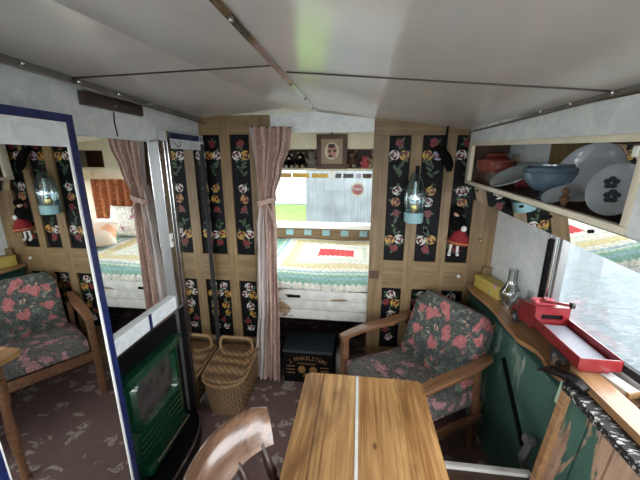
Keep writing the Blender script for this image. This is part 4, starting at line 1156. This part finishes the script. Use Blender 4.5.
teddy('teddy_bear', 'small beige bear standing in for a mirrored toy in the china cabinet, behind the slanting green-grey plate', .885, 'fur_beige', 1.05, None, -.5, 1.975).location.z = zs_(1.975)  # this bear and the pink toy replace a mirror reflection of the shelf toys
teddy('soft_toy', 'tiny pink soft toy standing in for a mirrored toy in the china cabinet, beside the beige bear', .885, 'fur_pink', .7, None, -.5, 1.85).location.z = zs_(1.85)
# ------------------------------------------------------------------ hanging on the painted door
t = thing('oil_lamp', 'wall oil lamp with blue glass hood and pale blue base on the painted door', 'lamp', (.352, 2.03, 1.31))
lx, ly = .352, 2.03
MB().lathe([(0, 0), (.056, 0), (.06, .008), (.06, .062), (.056, .066), (0, .066)], Matrix.Translation((lx, ly, 1.312)), 30).build('base', 'enamel', t)
MB().lathe([(.058, 0), (.066, .06), (.066, .12), (.052, .18), (.03, .225), (.022, .24)], Matrix.Translation((lx, ly, 1.378)), 30).build('glass_hood', 'blueglass', t)
MB().lathe([(0, 0), (.022, 0), (.026, .02), (.024, .045), (.012, .055), (0, .055)], Matrix.Translation((lx, ly, 1.378)), 18).build('burner', 'brass', t)
MB().cyl((lx, ly, 1.43), (lx, ly, 1.57), .02, .013, 16).build('chimney', 'lampglass', t)
MB().cyl((lx+.004, ly, 1.57), (lx+.004, ly, 1.665), .012, .012, 16).build('flue', 'black', t)
MB().lim(lx-.03, lx+.03, ly+.03, YP, 1.33, 1.40).build('wall_bracket', 'enamel', t)
# black whisk
t = thing('hanging_whisk', 'black hanging whisk with thick drooping end on the painted door', 'whisk', (.54, 2.08, 1.9))
MB().tube([(.525, 2.085, 1.9), (.522, 2.08, 1.80), (.52, 2.08, 1.74)], [.006, .008, .01]).build('handle', 'black', t)
MB().tube([(.455, 2.07, 1.762), (.475, 2.06, 1.768), (.50, 2.06, 1.75), (.53, 2.06, 1.71), (.548, 2.06, 1.665), (.552, 2.06, 1.63)], [.012, .02, .026, .03, .027, .012], seg=12).build('bristle', 'fur_black', t)
# doll
t = thing('cloth_doll', 'small costume doll in black shawl and red skirt hung on the painted door', 'doll', (.645, 2.06, 1.08))
dxx, dy = .645, 2.06
MB().lathe([(0, 0), (.052, 0), (.068, .006), (.058, .04), (.038, .08), (.022, .105), (0, .105)], Matrix.Translation((dxx+.005, dy, 1.165)) @ RY(.12), 24).build('skirt', 'redcloth', t)
MB().lathe([(.0655, .010), (.067, .016), (.064, .021)], Matrix.Translation((dxx+.005, dy, 1.165)) @ RY(.12), 24).build('skirt_braid', 'orange_p', t)
MB().sph((dxx+.008, dy, 1.30), (.04, .03, .055)).build('shawl', 'fur_black', t)
MB().sph((dxx-.028, dy-.005, 1.325), (.02, .02, .05)).build('shawl_fringe', 'fur_black', t)
h = MB().sph((dxx-.022, dy-.012, 1.37), .02).build('head', 'skin', t)
MB().sph((dxx-.010, dy-.008, 1.385), (.034, .03, .032)).build('hair', 'fur_black', h)
MB().sph((dxx+.024, dy-.03, 1.275), (.018, .012, .02)).build('apron_bib', 'whitecloth', t)
for s_ in (-1, 1):
    MB().tube([(dxx-.012+s_*.02, dy, 1.17), (dxx-.018+s_*.024, dy-.002, 1.11), (dxx-.022+s_*.026, dy-.022, 1.098)], [.008, .008, .01]).build('leg', 'whitecloth', t)

# ------------------------------------------------------------------ outside
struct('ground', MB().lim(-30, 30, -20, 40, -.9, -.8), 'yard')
o = MB().lim(-9, 1.0, 8.2, 17.5, -.8, -.79).build('lawn', 'grass'); o['kind'] = 'stuff'; tag(o, 'bright green grass in front of the white shed outside', 'grass')
for k in range(15):
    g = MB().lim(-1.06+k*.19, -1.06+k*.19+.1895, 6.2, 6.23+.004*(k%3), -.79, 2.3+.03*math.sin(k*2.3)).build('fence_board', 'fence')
    if k == 0: fenc = thing('board_fence', 'weathered blue-grey upright board fence outside the bed window', 'fence', (.3, 6.25, -.79))
    g.parent = fenc; g.matrix_parent_inverse = WM[fenc.name].inverted()
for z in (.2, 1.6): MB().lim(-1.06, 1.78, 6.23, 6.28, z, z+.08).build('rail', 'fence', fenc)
t = thing('white_shed', 'white boarded shed standing beyond the grass outside the bed window', 'shed', (-4, 18, -.8))
MB().lim(-9, 2, 18.2, 21, -.8, 4.5).build('wall', 'siding', t)
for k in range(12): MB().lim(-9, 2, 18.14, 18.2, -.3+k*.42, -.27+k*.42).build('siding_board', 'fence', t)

# ------------------------------------------------------------------ light
w = bpy.data.worlds.new('sky'); SC.world = w; w.use_nodes = True
bg = w.node_tree.nodes['Background']; bg.inputs[0].default_value = (.93, .97, 1., 1); bg.inputs[1].default_value = 7.0
def portal(name, loc, rot, sx, sy):
    l = bpy.data.lights.new(name, 'AREA'); l.shape = 'RECTANGLE'; l.size = sx; l.size_y = sy; l.cycles.is_portal = True
    o = bpy.data.objects.new(name, l); COL.objects.link(o); o.location = loc; o.rotation_euler = rot; return o
portal('daylight_side', (1.1, .8, 1.22), (0, PI/2, 0), .57, 1.45)
portal('daylight_bed', (-.06, YB+.08, 1.32), (-PI/2, 0, 0), 1.9, .66)
portal('daylight_bed_end', (1.02, 2.65, 1.25), (0, PI/2, 0), .66, .9)
portal('daylight_added_window', (-1.2, 2.65, 1.25), (0, -PI/2, 0), .66, .9)  # portal of the added left opening over the bed
portal('daylight_rear', (0, YR-.08, 1.32), (PI/2, 0, 0), 1.85, .95)  # rear portals serve the unseen openings added behind the camera
portal('daylight_rear_left', (-1.2, -.47, 1.3), (0, -PI/2, 0), .9, .85)
portal('daylight_rear_right', (1.12, -.9, 1.27), (0, PI/2, 0), .95, 1.9)
vs = SC.view_settings
vs.view_transform = 'Standard'; vs.look = 'None'; vs.gamma = 1; vs.use_curve_mapping = False; vs.exposure = .5
SC.cycles.max_bounces = 12; SC.cycles.glossy_bounces = 6; SC.cycles.diffuse_bounces = 6; SC.cycles.transparent_max_bounces = 16
